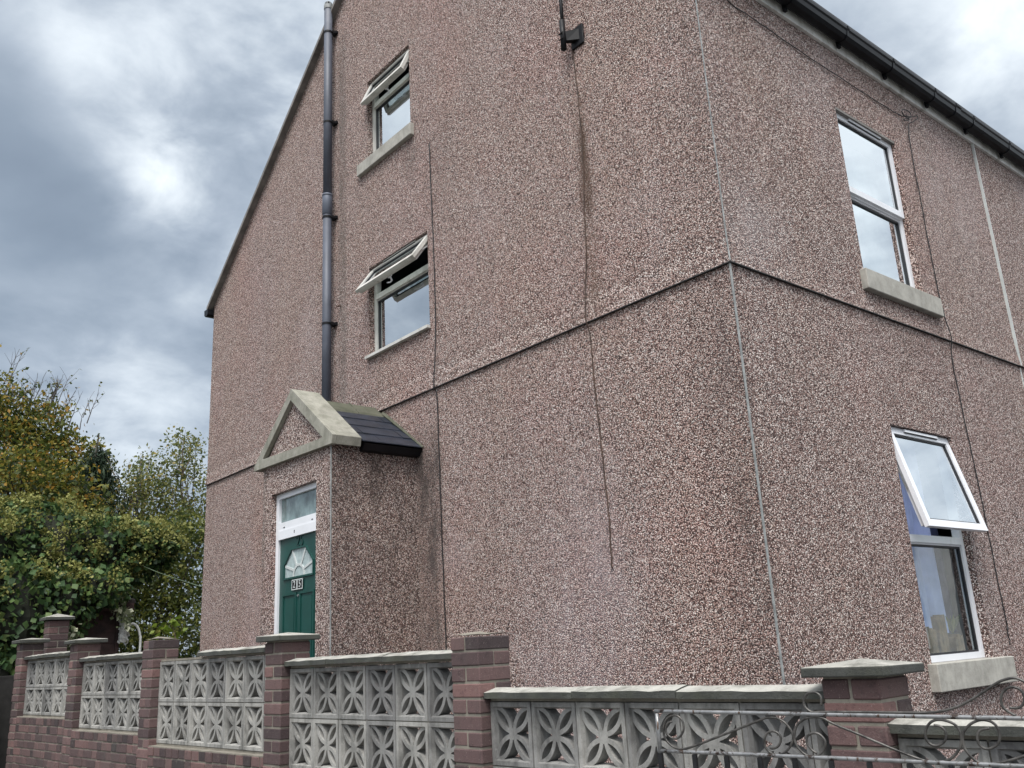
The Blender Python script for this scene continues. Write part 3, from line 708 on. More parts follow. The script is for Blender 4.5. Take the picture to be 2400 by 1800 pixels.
    for (a, c) in ((.085, W_ / 2 - .035), (W_ / 2 + .035, W_ - .085)):
        z0, z1 = -.60, .655
        b.ring([(a, z0), (c, z0), (c, z1), (a, z1)], [(a + .022, z0 + .022), (c - .022, z0 + .022), (c - .022, z1 - .022), (a + .022, z1 - .022)], FD, .0005, .012)
        b.ring([(a + .05, z0 + .05), (c - .05, z0 + .05), (c - .05, z1 - .05), (a + .05, z1 - .05)], [(a + .052, z0 + .052), (c - .052, z0 + .052), (c - .052, z1 - .052), (a + .052, z1 - .052)], FD, .0005, .004)
        b.box(a + .052, c - .052, z0 + .052, z1 - .052, .0003, .006, 0, FD)
    leaf = b.build('door', MT['green'], pr)
    return leaf, FD, W_, fan, pr
leaf, FD, DW, fan, porch_o = porch()
def glazing():
    b = MB(); b.prism(fan, FD, -.006, -.003); b.build('fanlight', MT['frost'], porch_o)
    b = MB(); c = DW / 2; zc = .808
    arc = lambda r, n=16: [(c - r * math.cos(math.pi * k / n), zc + r * .98 * math.sin(math.pi * k / n)) for k in range(n + 1)]
    o, i = arc(.125), arc(.100)
    for k in range(16): b.prism([o[k], o[k + 1], i[k + 1], i[k]], FD, -.002, .004)
    for (p, q) in (((c - .105, zc + .065), (.125, .925)), ((c - .05, zc + .11), (.275, 1.07)), ((c + .05, zc + .11), (DW - .275, 1.07)), ((c + .105, zc + .065), (DW - .125, .925))):
        d = Vector((q[0] - p[0], q[1] - p[1])).normalized(); n = Vector((-d.y, d.x)) * .012
        b.prism([(p[0] + n.x, p[1] + n.y), (q[0] + n.x, q[1] + n.y), (q[0] - n.x, q[1] - n.y), (p[0] - n.x, p[1] - n.y)], FD, -.0022, .0038)
    b.build('fanlight_bars', MT['lead'], porch_o)
glazing()
def text_mesh(txt, size, FU, u, v, n0, ext, mat, name, parent):
    cu = bpy.data.curves.new('t', 'FONT'); cu.body = txt; cu.size = size; cu.extrude = ext; cu.align_x = 'CENTER'; cu.align_y = 'CENTER'
    to = bpy.data.objects.new('t', cu); COL.objects.link(to)
    dg = bpy.context.evaluated_depsgraph_get(); me = to.evaluated_get(dg).to_mesh()
    b = MB(); b.add([FU(u + x.co.x, v + x.co.y, n0 + x.co.z) for x in me.vertices], [list(p.vertices) for p in me.polygons])
    to.evaluated_get(dg).to_mesh_clear(); bpy.data.objects.remove(to)
    return b.build(name, mat, parent)
text_mesh('25', .155, FD, DW / 2 + .02, 1.142, .004, .004, MT['green2'], 'number', porch_o)
for du, ch in ((-.058, '2'), (.058, '5')):
    b = MB(); cu_ = DW / 2 - .005 + du; zc = .727
    b.ring([(cu_ - .056, zc - .050), (cu_ + .056, zc - .050), (cu_ + .056, zc + .050), (cu_ - .056, zc + .050)], [(cu_ - .047, zc - .041), (cu_ + .047, zc - .041), (cu_ + .047, zc + .041), (cu_ - .047, zc + .041)], FD, .0125, .017, 0)
    b.box(cu_ - .047, cu_ + .047, zc - .041, zc + .041, .0125, .0155, 1, FD)
    b.build('number_plate', [MT['lead'], MT['black']], porch_o)
    text_mesh(ch, .095, FD, cu_, zc, .0175, .0012, MT['lead'], 'number', porch_o)
b = MB(); b.tube([FD(.03, -.02, .0), FD(.03, -.02, .02)], .018, 10); b.build('door_lock', MT['metalgrey'], porch_o)
b = MB(); b.tube([FD(DW / 2, .62, .0), FD(DW / 2, .62, .012)], .012, 10); b.build('door_viewer', MT['metalgrey'], porch_o)
b = MB(); b.box(-1.30, XP - .001, 4.2, 5.36, -1.0, -.79); b.build('doorstep', MT['coping'], porch_o)

# ------------------------------------------------------------------ neighbouring house in the terrace
nb_ = thing('terraced_house', (XW + .02, 0, -1.05), 'pebbledashed house next in the terrace, right of the white joint line', 'house')
b = wall_grid(None, [XW + .0115, 10.6], levels(-1.3, 5.30, []), [], lambda u, o, z: (u, -o, z), .1); b.build('front_wall', MT['dash'], nb_)
roof_mesh(XW + .003, 10.6).build('roof', MT['rooftile'], nb_)
eaves(nb_, XW + .002, 10.6, (5.528, 6.4, 7.3, 8.2))
b = MB(); b.box(XW + .012, 10.6, -.023, -.0006, ZB - .0087, ZB - .0017); b.build('drip_bead', MT['drip'], nb_)
b = MB(); b.add([(10.6, 0, -1.3), (10.6, L_, -1.3), (10.6, L_, ZE), (10.6, L_ / 2, RIDGE), (10.6, 0, ZE)], [(0, 1, 2, 3, 4)])
b.add([(XW + .05, L_, -1.3), (10.6, L_, -1.3), (10.6, L_, ZE), (XW + .05, L_, ZE)], [(0, 1, 2, 3)]); b.build('side_wall', MT['dash'], nb_)

b = MB(); b.tube([(-.001, 5.55, 4.08), (-.03, 5.54, 4.07), (-.07, 5.52, 4.05)], [.008, .011, .009], 6); b.build('wall_peg', MT['rustcable'], house)
b = MB(); hp = [(.0, -.020), (.010, -.008), (.017, .003), (.014, .012), (.007, .013), (0, .007), (-.007, .013), (-.014, .012), (-.017, .003), (-.010, -.008)]
HY, HZ = -.472, -.276
b.prism(hp, lambda u, v, n: (A_ + .12 - K * HY + n, HY - u, HZ + v), 0, .004)
tag(b.build('pink_heart', simple('pink_plastic', (.62, .10, .20), .5, .05), None, o=(A_ + .12 - K * HY, HY, HZ)), 'tiny pink heart behind a hole of a screen block near the gate', 'ornament')

# ------------------------------------------------------------------ house across the side street, mirrored in the lower front window
MT['white_render'] = simple('white_render', (.62, .61, .58), .8, .1, 3, .3); MT['red_tile'] = simple('red_roof_tile', (.20, .085, .06), .7, .3, 14, .5)
opp = thing('white_house', (22, -11, -1.5), 'white rendered house with a red tiled roof across the side street', 'house')
b = MB(); b.box(18, 27, -16, -7, -1.5, 3.4); b.add([(18, -16, 3.4), (18, -7, 3.4), (18, -11.5, 6.2)], [(0, 1, 2)]); b.add([(27, -16, 3.4), (27, -7, 3.4), (27, -11.5, 6.2)], [(0, 1, 2)]); b.build('wall', MT['white_render'], opp)
for sgn, nm in ((1, 'a'), (-1, 'b')):
    b = MB(); e = 4.8 * sgn; b.hexa([(17.7, -11.5 + e, 3.15), (27.3, -11.5 + e, 3.15), (27.3, -11.5 + .001 * sgn, 6.22), (17.7, -11.5 + .001 * sgn, 6.22), (17.7, -11.5 + e, 3.3), (27.3, -11.5 + e, 3.3), (27.3, -11.5 + .001 * sgn, 6.37), (17.7, -11.5 + .001 * sgn, 6.37)]); b.build('roof', MT['red_tile'], opp)
for (y, z) in ((-8.6, -.4), (-12.2, -.4), (-8.6, 1.9), (-12.2, 1.9)):
    b = MB(); b.ring([(y - .7, z - .1), (y + .7, z - .1), (y + .7, z + 1.2), (y - .7, z + 1.2)], [(y - .62, z - .02), (y + .62, z - .02), (y + .62, z + 1.12), (y - .62, z + 1.12)], lambda u, v, n: (n, u, v), 17.94, 18.02)
    w_ = b.build('window', MT['upvc'], opp); b = MB(); b.box(17.98, 17.995, y - .62, y + .62, z - .02, z + 1.12); b.build('pane', MT['gasket'], w_)
for (x, z) in ((20, -.4), (24.5, -.4), (20, 1.9), (24.5, 1.9)):
    b = MB(); b.ring([(x - .7, z - .1), (x + .7, z - .1), (x + .7, z + 1.2), (x - .7, z + 1.2)], [(x - .62, z - .02), (x + .62, z - .02), (x + .62, z + 1.12), (x - .62, z + 1.12)], lambda u, v, n: (u, n, v), -7.02, -6.94)
    w_ = b.build('window', MT['upvc'], opp); b = MB(); b.box(x - .62, x + .62, -6.995, -6.98, z - .02, z + 1.12); b.build('pane', MT['gasket'], w_)
b = MB(); b.cbox(22.0, 22.9, -7.0, -6.93, -1.5, .55, .01); b.build('door', MT['green'], opp)

# ------------------------------------------------------------------ cables and bracket
def cable(pts, r, mat, label, sub=5, jit=.004):
    q = smooth_path(pts, sub)
    q = [(x + rng.uniform(-jit, jit) * .3, y + rng.uniform(-jit, jit), z) for x, y, z in q]
    b = MB(); b.tube(q, r, 6); o = b.build('cable', mat, None, True, o=q[-1]); return tag(o, label, 'cable')
cable([(-.008, 3.612, 5.32), (-.008, 3.606, 4.9), (-.009, 3.596, 4.4), (-.009, 3.588, 3.67), (-.012, 3.594, 3.2), (-.024, 3.60, 2.9), (-.044, 3.606, 2.57), (-.012, 3.606, 2.45), (-.009, 3.601, 1.72), (-.009, 3.592, .9), (-.009, 3.58, .03), (-.009, 3.575, -.9)], .0058, MT['cable'],
      'thin black cable down the gable just right of the lower tilted window and the porch')
cable([(-.008, 1.366, 5.16), (-.008, 1.352, 5.06), (-.007, 1.333, 4.34), (-.007, 1.362, 3.73), (-.007, 1.40, 3.1), (-.02, 1.42, 2.9), (-.041, 1.425, 2.57), (-.008, 1.424, 2.45), (-.006, 1.421, 2.0), (-.006, 1.40, 1.5), (-.006, 1.383, .99), (-.006, 1.389, .72), (-.006, 1.391, .56)], .0058, MT['rustcable'],
      'thin rusty wire hanging down the middle of the gable below the black bracket')
wp = [(.409, -.012, 4.975), (.673, -.012, 4.957), (1.6, -.012, 4.925), (2.5, -.012, 4.918), (3.15, -.013, 4.923)]
lp = [(3.22, -.03, 4.925), (3.30, -.05, 4.935), (3.345, -.05, 4.975), (3.32, -.04, 5.012), (3.24, -.03, 5.005), (3.20, -.03, 4.965), (3.24, -.03, 4.925), (3.33, -.03, 4.93), (3.28, -.03, 4.895), (3.20, -.03, 4.875), (3.30, -.04, 4.93), (3.42, -.05, 4.985), (3.49, -.05, 5.01), (3.47, -.05, 4.975), (3.38, -.04, 4.91), (3.31, -.02, 4.846)]
dp = [(3.28, -.011, 4.563), (3.272, -.011, 4.0), (3.263, -.010, 3.5), (3.265, -.013, 2.95), (3.267, -.044, 2.57), (3.269, -.012, 2.4), (3.279, -.010, 1.93), (3.313, -.010, 1.01), (3.318, -.010, .08), (3.33, -.012, .0), (3.30, -.014, -.05), (3.325, -.014, -.03), (3.30, -.012, -.09), (3.32, -.012, -.14), (3.29, -.012, -.17)]
cable([(-.3, -.10, 5.05)] + wp + lp + dp, .0048, MT['cable'], 'thin black wire looping by the upper front window and dropping past the open one', 5, .003)
br = thing('aerial_bracket', (-.06, 1.30, 5.2), 'black pole on a stubby black bracket, high in the middle of the gable', 'bracket')
b = MB(); b.tube([(-.10, 1.372, 5.27), (-.10, 1.365, 5.60), (-.10, 1.362, 7.0)], .017, 10); b.tube([(-.10, 1.374, 5.12), (-.10, 1.372, 5.42)], .026, 10); b.build('pole', MT['black'], br, True)
b = MB(); b.hexa([(-.09, 1.39, 5.20), (-.09, 1.34, 5.20), (-.0205, 1.25, 5.19), (-.0205, 1.33, 5.19), (-.10, 1.39, 5.29), (-.10, 1.34, 5.29), (-.0205, 1.25, 5.30), (-.0205, 1.33, 5.30)])
b.cbox(-.02, -.0004, 1.205, 1.355, 5.135, 5.335, .004); b.build('mount', MT['black'], br)
for zc in (5.215, 5.275):
    b = MB(); b.tube([(-.128, 1.345, zc), (-.128, 1.40, zc)], .006, 6); b.build('clamp', MT['black'], br)

# ------------------------------------------------------------------ things in the front windows
def curtain(x0, x1, z0, z1, y, amp, per, mat, label, n=60):
    b = MB(); vs = []
    for i in range(n + 1):
        x = x0 + (x1 - x0) * i / n; d = amp * math.sin(i * per) + amp * .4 * math.sin(i * per * 2.3 + 1)
        vs += [(x, y + d, z0), (x + .01 * math.sin(i), y + d * .7, z1)]
    b.add(vs, [(2 * i, 2 * i + 2, 2 * i + 3, 2 * i + 1) for i in range(n)])
    b.add([(v[0], v[1] + .006, v[2]) for v in vs], [(2 * i, 2 * i + 2, 2 * i + 3, 2 * i + 1) for i in range(n)])
    return tag(b.build('curtain', mat, None, True, o=(x0, y, z1)), label, 'curtain')
curtain(1.95, 3.35, 2.9, 4.5, .27, .012, .5, MT['net'], 'pale net curtain behind the upper front window')
curtain(1.93, 2.74, -.05, 1.6, .22, .04, .34, MT['blue'], 'lilac curtain at the left of the lower front window')
curtain(2.72, 2.95, -.05, 1.6, .27, .02, .5, MT['navy'], 'dark curtain edge beside the lilac one in the lower front window', 24)
for i, (x, w, h, y) in enumerate(((2.20, .15, .27, .155), (2.42, .15, .36, .17), (2.66, .15, .20, .16))):
    b = MB(); k = 3
    for j in range(k):
        b.cbox(x + w * j / k, x + w * (j + 1) / k - .004, y - .02, y + .06, -.262, -.262 + h - .012 * ((j * 7 + i) % 3), .003)
    b.box(x, x + w, y - .012, y + .052, -.25, -.262 + h * .5)
    tag(b.build('plank_box', MT['wood'], None, o=(x, y, -.262)), ['brown plank box at the left of the lower front window', 'tallest brown plank box, in the middle of the lower front window', 'low brown plank box holding the plant in the lower front window'][i], 'box', 'wooden boxes inside the lower front window')
b = MB()
for k in range(9):
    a = k * .7; d = Vector((math.cos(a) * .6, math.sin(a) * .4, 1)).normalized(); p = Vector((2.72, .18, -.06)); s = d.cross(Vector((.3, 1, .2))).normalized() * .022
    q = p + d * .10; e = p + d * .21 + Vector((math.cos(a) * .04, 0, -.03)); b.add([p, q + s, e, q - s], [(0, 1, 2, 3)])
tag(b.build('potted_plant', MT['shrub'], None, o=(2.72, .18, -.06)), 'small green leafy plant in the low box inside the lower front window', 'plant')

# ------------------------------------------------------------------ garden wall
def WX(y, off=0): return A_ + off - K * y          # panel front plane; off < 0 towards the street
dirw = Vector((K, -1.0)).normalized()              # along the wall to the right (-y); +x = into the yard
wall = thing('garden_wall', (WX(3), 3, -1.45), 'garden wall of brick piers and patterned concrete screen blocks in front of the house', 'wall')
nw = Vector((1.0, K)).normalized()
def FWl(u, n, z, y0):                               # u metres to the right from y0, n metres into the yard from the panel face
    return (WX(y0) + dirw.x * u + nw.x * n, y0 + dirw.y * u + nw.y * n, z)
PIERS = [  # left y, top z, base z, cap
    (7.944, .345, -.95, True), (6.211, .272, -1.0, True), (4.429, .235, -1.05, False), (2.363, .133, -1.15, True), (.417, .082, -1.25, False), (-1.626, -.150, -1.35, True), (-3.25, -.25, -1.45, True)]
PN = -.065; PW = .215
def brick_course(b, y0, z, h, odd, w, d, n0, jit=.0035):
    F = lambda x, y, zz: FWl(x, y, zz, y0)
    m = .010
    def bk(u0, u1, n_0, n_1):
        j = lambda: rng.uniform(-jit, jit)
        b.cbox(u0 + j() * .5, u1 + j() * .5, n_0 + j(), n_1 + j(), z + m * .5 + j() * .5, z + h - m * .5 + j() * .5, .005, 0, F)
    if odd: bk(0, w / 2 - m / 2, n0, n0 + d); bk(w / 2 + m / 2, w, n0, n0 + d)
    else: bk(0, w, n0, n0 + d / 2 - m / 2); bk(0, w, n0 + d / 2 + m / 2, n0 + d)
for i, (y0, zt, zb, cap) in enumerate(PIERS):
    b = MB(); h = .0755; n = int((zt - zb) / h); z = zt - n * h
    F = lambda x, y, zz, y0=y0: FWl(x, y, zz, y0)
    b.box(.006, PW - .006, PN + .006, PN + PW - .006, zb, zt - .008, 1, F)
    for k in range(n): brick_course(b, y0, z + k * h, h, (n - k) % 2 == (1 if i != 5 else 1), PW, PW, PN)
    if not cap:      # crumbling mortar bed left on top
        q = []
        for a in range(5):
            for c in range(5): q.append(F(.01 + a * (PW - .02) / 4, PN + .01 + c * (PW - .02) / 4, zt + rng.uniform(.004, .028) * (1 if 0 < a < 4 and 0 < c < 4 else .35)))
        b.add(q, [(a * 5 + c, a * 5 + c + 1, a * 5 + c + 6, a * 5 + c + 5) for a in range(4) for c in range(4)], 1)
    pr = b.build('brick_pier', [MT['brick'], MT['mortar']], wall)
    if cap:
        b = MB(); o = .046; t = .034; ap = .021
        u0, u1, n0, n1 = -o, PW + o, PN - o, PN + PW + o
        zq = zt + .004
        j = [rng.uniform(-.006, .006) for _ in range(4)]
        b.add([F(u0, n0, zq), F(u1, n0, zq), F(u1, n1, zq), F(u0, n1, zq), F(u0, n0, zq + t + j[0]), F(u1, n0, zq + t + j[1]), F(u1, n1, zq + t + j[2]), F(u0, n1, zq + t + j[3]), F((u0 + u1) / 2, (n0 + n1) / 2, zq + t + ap)],
              [(0, 3, 2, 1), (0, 1, 5, 4), (1, 2, 6, 5), (2, 3, 7, 6), (3, 0, 4, 7), (4, 5, 8), (5, 6, 8), (6, 7, 8), (7, 4, 8)])
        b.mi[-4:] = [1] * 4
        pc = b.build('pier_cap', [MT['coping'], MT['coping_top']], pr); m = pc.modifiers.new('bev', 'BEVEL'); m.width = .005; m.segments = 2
        b = MB(); b.box(.008, PW - .008, PN + .008, PN + PW - .008, zt - .012, zq + .001, 0, F); b.build('mortar_bed', MT['mortar'], pr)
# screen block, one mesh shared by all the blocks
def screen_block_mesh():
    b = MB(); h = .1445; fi = .021; F = lambda u, v, n: (u, n, v)
    o = [(-h, -h), (h, -h), (h, h), (-h, h)]; i_ = [(-h + fi, -h + fi), (h - fi, -h + fi), (h - fi, h - fi), (-h + fi, h - fi)]
    n = 4
    # frame with a small inward chamfer on the front
    i2 = [(x * .93, y * .93) for x, y in i_]
    vs = [F(*p, .0) for p in o] + [F(*p, .0) for p in i_] + [F(*p, .022) for p in i2] + [F(*p, .09) for p in i2] + [F(*p, .09) for p in o]
    fs = []
    for k in range(4):
        j = (k + 1) % 4
        fs += [(k, j, 4 + j, 4 + k), (4 + k, 4 + j, 8 + j, 8 + k), (8 + k, 8 + j, 12 + j, 12 + k), (12 + k, 12 + j, 16 + j, 16 + k), (16 + k, 16 + j, j, k)]
    b.add(vs, fs)
    r1 = h - .012; w = .021; c = h - .012
    for sx in (-1, 1):
        for sy in (-1, 1):
            for flip in (0, 1):
                P = []; Q = []
                for k in range(11):
                    t = math.pi / 2 * k / 10
                    # quarter arc from the middle to the corner, centre on an axis
                    ro, ri = r1, r1 - w
                    x, y = c - ro * math.cos(t), ro * math.sin(t); xi, yi = c - ri * math.cos(t), ri * math.sin(t)
                    if flip: x, y, xi, yi = y, x, yi, xi
                    P.append((sx * x, sy * y)); Q.append((sx * xi, sy * yi))
                for k in range(10): b.prism([P[k], P[k + 1], Q[k + 1], Q[k]], F, .012 + (.0004 if flip else 0), .078)
    b.add([F(.028 * math.cos(t), .028 * math.sin(t), .0118) for t in [k * math.pi / 4 for k in range(8)]] + [F(.028 * math.cos(t), .028 * math.sin(t), .0785) for t in [k * math.pi / 4 for k in range(8)]],
          [tuple(range(8)), tuple(range(8, 16))] + [(k, (k + 1) % 8, 8 + (k + 1) % 8, 8 + k) for k in range(8)])
    return b
sb_proto = screen_block_mesh().build('screen_block', MT['block'], None)
sb_mesh = sb_proto.data; COL.objects.unlink(sb_proto); bpy.data.objects.remove(sb_proto)
wang = math.atan2(dirw.y, dirw.x)
PANELS = [  # left y, n, pitch, z of block tops (row 1), bottom, coping (y-left, y-right) or None
    (7.729, 5, .303, .158, -.385, (7.80, 6.20)), (5.996, 6, .292, .091, -.480, (6.08, 4.43)), (4.214, 7, .289, .058, -.556, (3.46, 2.36)),
    (2.148, 6, .2886, -.040, -.640, (2.215, .425)), (.202, 7, .288, -.236, -.822, (.262, -1.63)), (-1.841, 5, .289, -.345, -.930, (-1.83, -3.26))]
for i, (y0, n, pit, zt, zb, cop) in enumerate(PANELS):
    ln = n * pit; rows = (zt - zb) / 2
    F = lambda u, nn, z, y0=y0: FWl(u, nn, z, y0)
    b = MB()       # mortar joints between the blocks
    for k in range(n + 1): b.box(k * pit - .006, k * pit + .006, .008, .082, zb, zt, 0, F)
    b.box(0.007, ln - .007, .0085, .0815, zb + rows - .006, zb + rows + .006, 0, F)
    b.box(0.0, ln - .06, .004, .086, zb - .014, zb - .0005, 0, F); b.box(0.0, ln - .06, .006, .084, zt + .0005, zt + .016, 0, F)
    pn = b.build('screen_panel', MT['mortar'], wall)
    for r in range(2):
        for k in range(n):
            o = bpy.data.objects.new('screen_block', sb_mesh); COL.objects.link(o); o.parent = pn
            c = Vector(F((k + .5) * pit, rng.uniform(-.002, .002), zb + rows * (r + .5)))
            o.location = c - wall.location; o.rotation_euler = (rng.uniform(-.004, .004), (rng.choice((0, 1, 2, 3))) * math.pi / 2 * 0, wang)
            o.scale = ((pit - .006) / .289, 1, (rows - .006) / .289)
    # coping slabs
    ca, cb = cop; tot = (ca - cb) / (-dirw.y); ns = {2: 2, 4: 3}.get(i, 3)
    cuts = [0] + [tot * (k + rng.uniform(-.08, .08)) / ns for k in range(1, ns)] + [tot]
    if i == 4: cuts = [0, .655, 1.235, tot]
    for k in range(len(cuts) - 1):
        b = MB(); a, c = cuts[k] + (.002 if k else 0), cuts[k + 1] - .002
        z0 = zt + .0165; t = .028; dz = rng.uniform(-.002, .003)
        if i == 4 and k == 2: z0 -= .004
        Fc = lambda u, nn, z, ca=ca: FWl(u, nn, z, ca)
        m_ = max(2, int((c - a) / .06)); q = []
        pf = [(-.040, 0), (-.041, t), (.0, t + .010), (.045, t + .018), (.09, t + .010), (.131, t), (.130, 0)]
        for s in range(m_ + 1):
            for pn_, pz in pf: q.append(Fc(a + (c - a) * s / m_, pn_ + rng.uniform(-.0018, .0018), z0 + dz + pz + (rng.uniform(-.0022, .0022) if pz else 0)))
        L = len(pf); fs = []; mi = []
        for s in range(m_):
            for e in range(L):
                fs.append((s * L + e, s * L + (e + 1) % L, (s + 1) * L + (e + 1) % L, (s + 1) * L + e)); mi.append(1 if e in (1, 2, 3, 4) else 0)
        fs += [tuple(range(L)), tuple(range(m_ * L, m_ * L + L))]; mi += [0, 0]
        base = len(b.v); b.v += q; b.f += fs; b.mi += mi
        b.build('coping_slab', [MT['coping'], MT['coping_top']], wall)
    # brick base under the panel, flush with the piers
    b = MB(); hb = .0755; zt2 = zb - .016; zlow = ground_z(y0 - 2) - .15
    ya, yb_ = (PIERS[i][0] if i == 0 else PIERS[i][0]), PIERS[i + 1][0]
    Fb = lambda u, nn, z, ya=ya: FWl(u, nn, z, ya)
    tot = (ya - PW - yb_) / (-dirw.y)
    s0 = PW / (-dirw.y) * 0 + PW
    nrow = int((zt2 - zlow) / hb)
    b.box(s0 + .002, s0 + tot - .002, PN + .008, PN + PW - .01, zlow, zt2 - .006, 1, Fb)
    b.box(s0 + .002, s0 + tot - .002, PN + .004, .003, zt2 - .006, zt2 + .002, 1, Fb)
    for r in range(nrow):
        z = zt2 - (r + 1) * hb; u = s0 + .004; kk = r % 2
        if r == 0: wseq = [.103]
        else: wseq = [.103, .215] if r % 2 else [.215, .103]
        q = 0
        while u < s0 + tot - .02:
            w = wseq[q % len(wseq)]; q += 1; e = min(u + w, s0 + tot - .004)
            j = lambda: rng.uniform(-.003, .003)
            b.cbox(u, e, PN + j(), PN + .09, z + .005 + j() * .5, z + hb - .005 + j() * .5, .005, 0, Fb); u = e + .010
    b.build('brick_base', [MT['brick_dark'], MT['mortar']], wall)

# ------------------------------------------------------------------ wrought iron gate in front of the wall
g0 = Vector((-2.79428, -1.44812)); gd = Vector((.2308, -.9730)).normalized(); gn = Vector((-gd.y, gd.x))
gate = thing('iron_gate', (g0.x + gd.x * 1.3, g0.y + gd.y * 1.3, ground_z(-2.5)), 'worn wrought iron gate with scrolls, swung open against the garden wall', 'gate')
def FGt(s, n, z): return (g0.x + gd.x * s + gn.x * n, g0.y + gd.y * s + gn.y * n, z)
GL = 1.30
def zt_(s): return -.2095 - .0215 * s
def zb_(s): return -.327 - .0175 * s
def rail(f, h):
    b = MB(); n = 1
    b.tube([FGt(-.006 + (GL + .006) * k / 12, 0, f((GL) * k / 12)) for k in range(13)], h, 12); return b
rail(zt_, .0058).build('rail', MT['iron'], gate, True); rail(zb_, .0058).build('rail', MT['iron'], gate, True); rail(lambda s: -1.33, .0065).build('rail', MT['ironblack'], gate)
b = MB(); b.tube([FGt(.001, 0, -.334), FGt(.001, 0, -.2165)], .0066, 12); b.build('stile', MT['iron'], gate, True)
b = MB(); b.box(-.006, .008, -.0062, .0062, -1.38, -.3341, 0, FGt); b.build('stile', MT['ironblack'], gate)
b = MB(); b.box(GL - .01, GL + .02, -.015, .015, -1.4, -.10, 0, FGt); b.build('hinge_stile', MT['ironblack'], gate)
for k in range(11):
    s = .119 + .105 * k
    b = MB(); b.box(s - .0065, s + .0065, -.006, .006, -1.335, zb_(s) - .0066, 0, FGt); b.build('bar', MT['ironblack'], gate)
SCR = {
'A': [(0.052, -0.241), (0.037, -0.246), (0.028, -0.262), (0.031, -0.278), (0.051, -0.291), (0.075, -0.285), (0.091, -0.261), (0.086, -0.234), (0.064, -0.222), (0.034, -0.234), (0.02, -0.262), (0.023, -0.29), (0.044, -0.313), (0.076, -0.321), (0.109, -0.315), (0.18, -.292), (0.276, -0.26), (0.345, -0.236), (0.372, -0.229), (0.402, -0.233), (0.426, -0.251), (0.438, -0.277), (0.43, -0.303), (0.407, -0.325), (0.382, -0.332), (0.358, -0.322), (0.349, -0.302), (0.356, -0.278), (0.374, -0.267), (0.394, -0.272), (0.401, -0.288), (0.391, -0.307), (0.374, -0.314), (0.364, -0.313)],
'B': [(0.502, -0.325), (0.488, -0.316), (0.477, -0.298), (0.481, -0.28), (0.498, -0.271), (0.517, -0.275), (0.53, -0.292), (0.525, -0.312), (0.509, -0.328), (0.485, -0.335), (0.463, -0.326), (0.446, -0.306), (0.442, -0.281), (0.454, -0.251), (0.48, -0.233), (0.505, -0.228), (0.532, -0.231), (0.56, -0.246), (0.631, -0.275), (0.716, -0.311), (0.781, -0.335), (0.81, -0.342), (0.83, -0.342), (0.859, -0.329), (0.881, -0.306), (0.89, -0.283), (0.888, -0.26), (0.877, -0.245), (0.852, -0.236), (0.828, -0.238), (0.81, -0.253), (0.802, -0.274), (0.806, -0.291), (0.821, -0.3), (0.839, -0.295), (0.853, -0.28), (0.853, -0.262), (0.843, -0.252), (0.828, -0.249)],
'C': [(0.961, -0.256), (0.939, -0.261), (0.929, -0.276), (0.93, -0.294), (0.941, -0.305), (0.957, -0.304), (0.975, -0.292), (0.983, -0.272), (0.979, -0.251), (0.966, -0.239), (0.944, -0.236), (0.92, -0.245), (0.9, -0.263), (0.893, -0.283), (0.894, -0.306), (0.908, -0.328), (0.928, -0.342), (0.953, -0.344), (0.979, -0.336), (1.029, -0.321), (1.15, -.275), (1.22, -.25), (1.27, -.245)],
'D': [(0.533, -0.197), (0.535, -0.175), (0.526, -0.164), (0.511, -0.161), (0.494, -0.167), (0.484, -0.183), (0.485, -0.2), (0.499, -0.213), (0.515, -0.2155), (0.534, -0.2145), (0.641, -0.2155), (0.784, -0.2175), (0.839, -0.216), (0.888, -0.205), (0.923, -0.19), (0.959, -0.17), (0.995, -0.148), (1.019, -0.138), (1.045, -0.135), (1.08, -0.145), (1.15, -.10), (1.28, -.02)],
'E': [(1.017, -0.207), (1.037, -0.207), (1.05, -0.198), (1.056, -0.182), (1.051, -0.165), (1.037, -0.157), (1.021, -0.159), (1.007, -0.171), (1.001, -0.187), (1.003, -0.206), (1.017, -0.219), (1.028, -0.226)]}
for k, pts in SCR.items():
    q = smooth_path([FGt(s, 0, z) for s, z in pts], 5); b = MB(); b.tube(q, .0036, 7)
    b.build('scroll', MT['scroll'], gate, True)

# ------------------------------------------------------------------ tall brick pier behind the end of the wall
tp = thing('gate_pier', (-2.22, 8.12, -1.2), 'taller brick pier with a pointed cap, behind the far end of the garden wall', 'pier')
b = MB(); h = .0755; zt = .600; n = 23; X0, Y0 = -2.335, 8.03
b.box(X0 + .006, X0 + .209, Y0 + .006, Y0 + .209, zt - n * h, zt - .006, 1)
for k in range(n):
    z = zt - (n - k) * h; odd = (n - k) % 2; m = .01
    j = lambda: rng.uniform(-.003, .003)
    for a, c in ((0, .1025), (.1125, .215)):
        if odd: b.cbox(X0 + j(), X0 + .215 + j(), Y0 + a, Y0 + c, z + .005, z + h - .005, .005)
        else: b.cbox(X0 + a, X0 + c, Y0 + j(), Y0 + .215 + j(), z + .005, z + h - .005, .005)
b.build('shaft', [MT['brick'], MT['mortar']], tp)
b = MB(); o = .045; x0, x1, y0, y1 = X0 - o, X0 + .215 + o, Y0 - o, Y0 + .215 + o; zq = zt + .004
b.add([(x0, y0, zq), (x1, y0, zq), (x1, y1, zq), (x0, y1, zq), (x0, y0, zq + .03), (x1, y0, zq + .03), (x1, y1, zq + .03), (x0, y1, zq + .03), ((x0 + x1) / 2, (y0 + y1) / 2, zq + .075)],
      [(0, 3, 2, 1), (0, 1, 5, 4), (1, 2, 6, 5), (2, 3, 7, 6), (3, 0, 4, 7), (4, 5, 8), (5, 6, 8), (6, 7, 8), (7, 4, 8)])
b.mi[-4:] = [1] * 4; b.build('pier_cap', [MT['coping'], MT['coping_top']], tp)

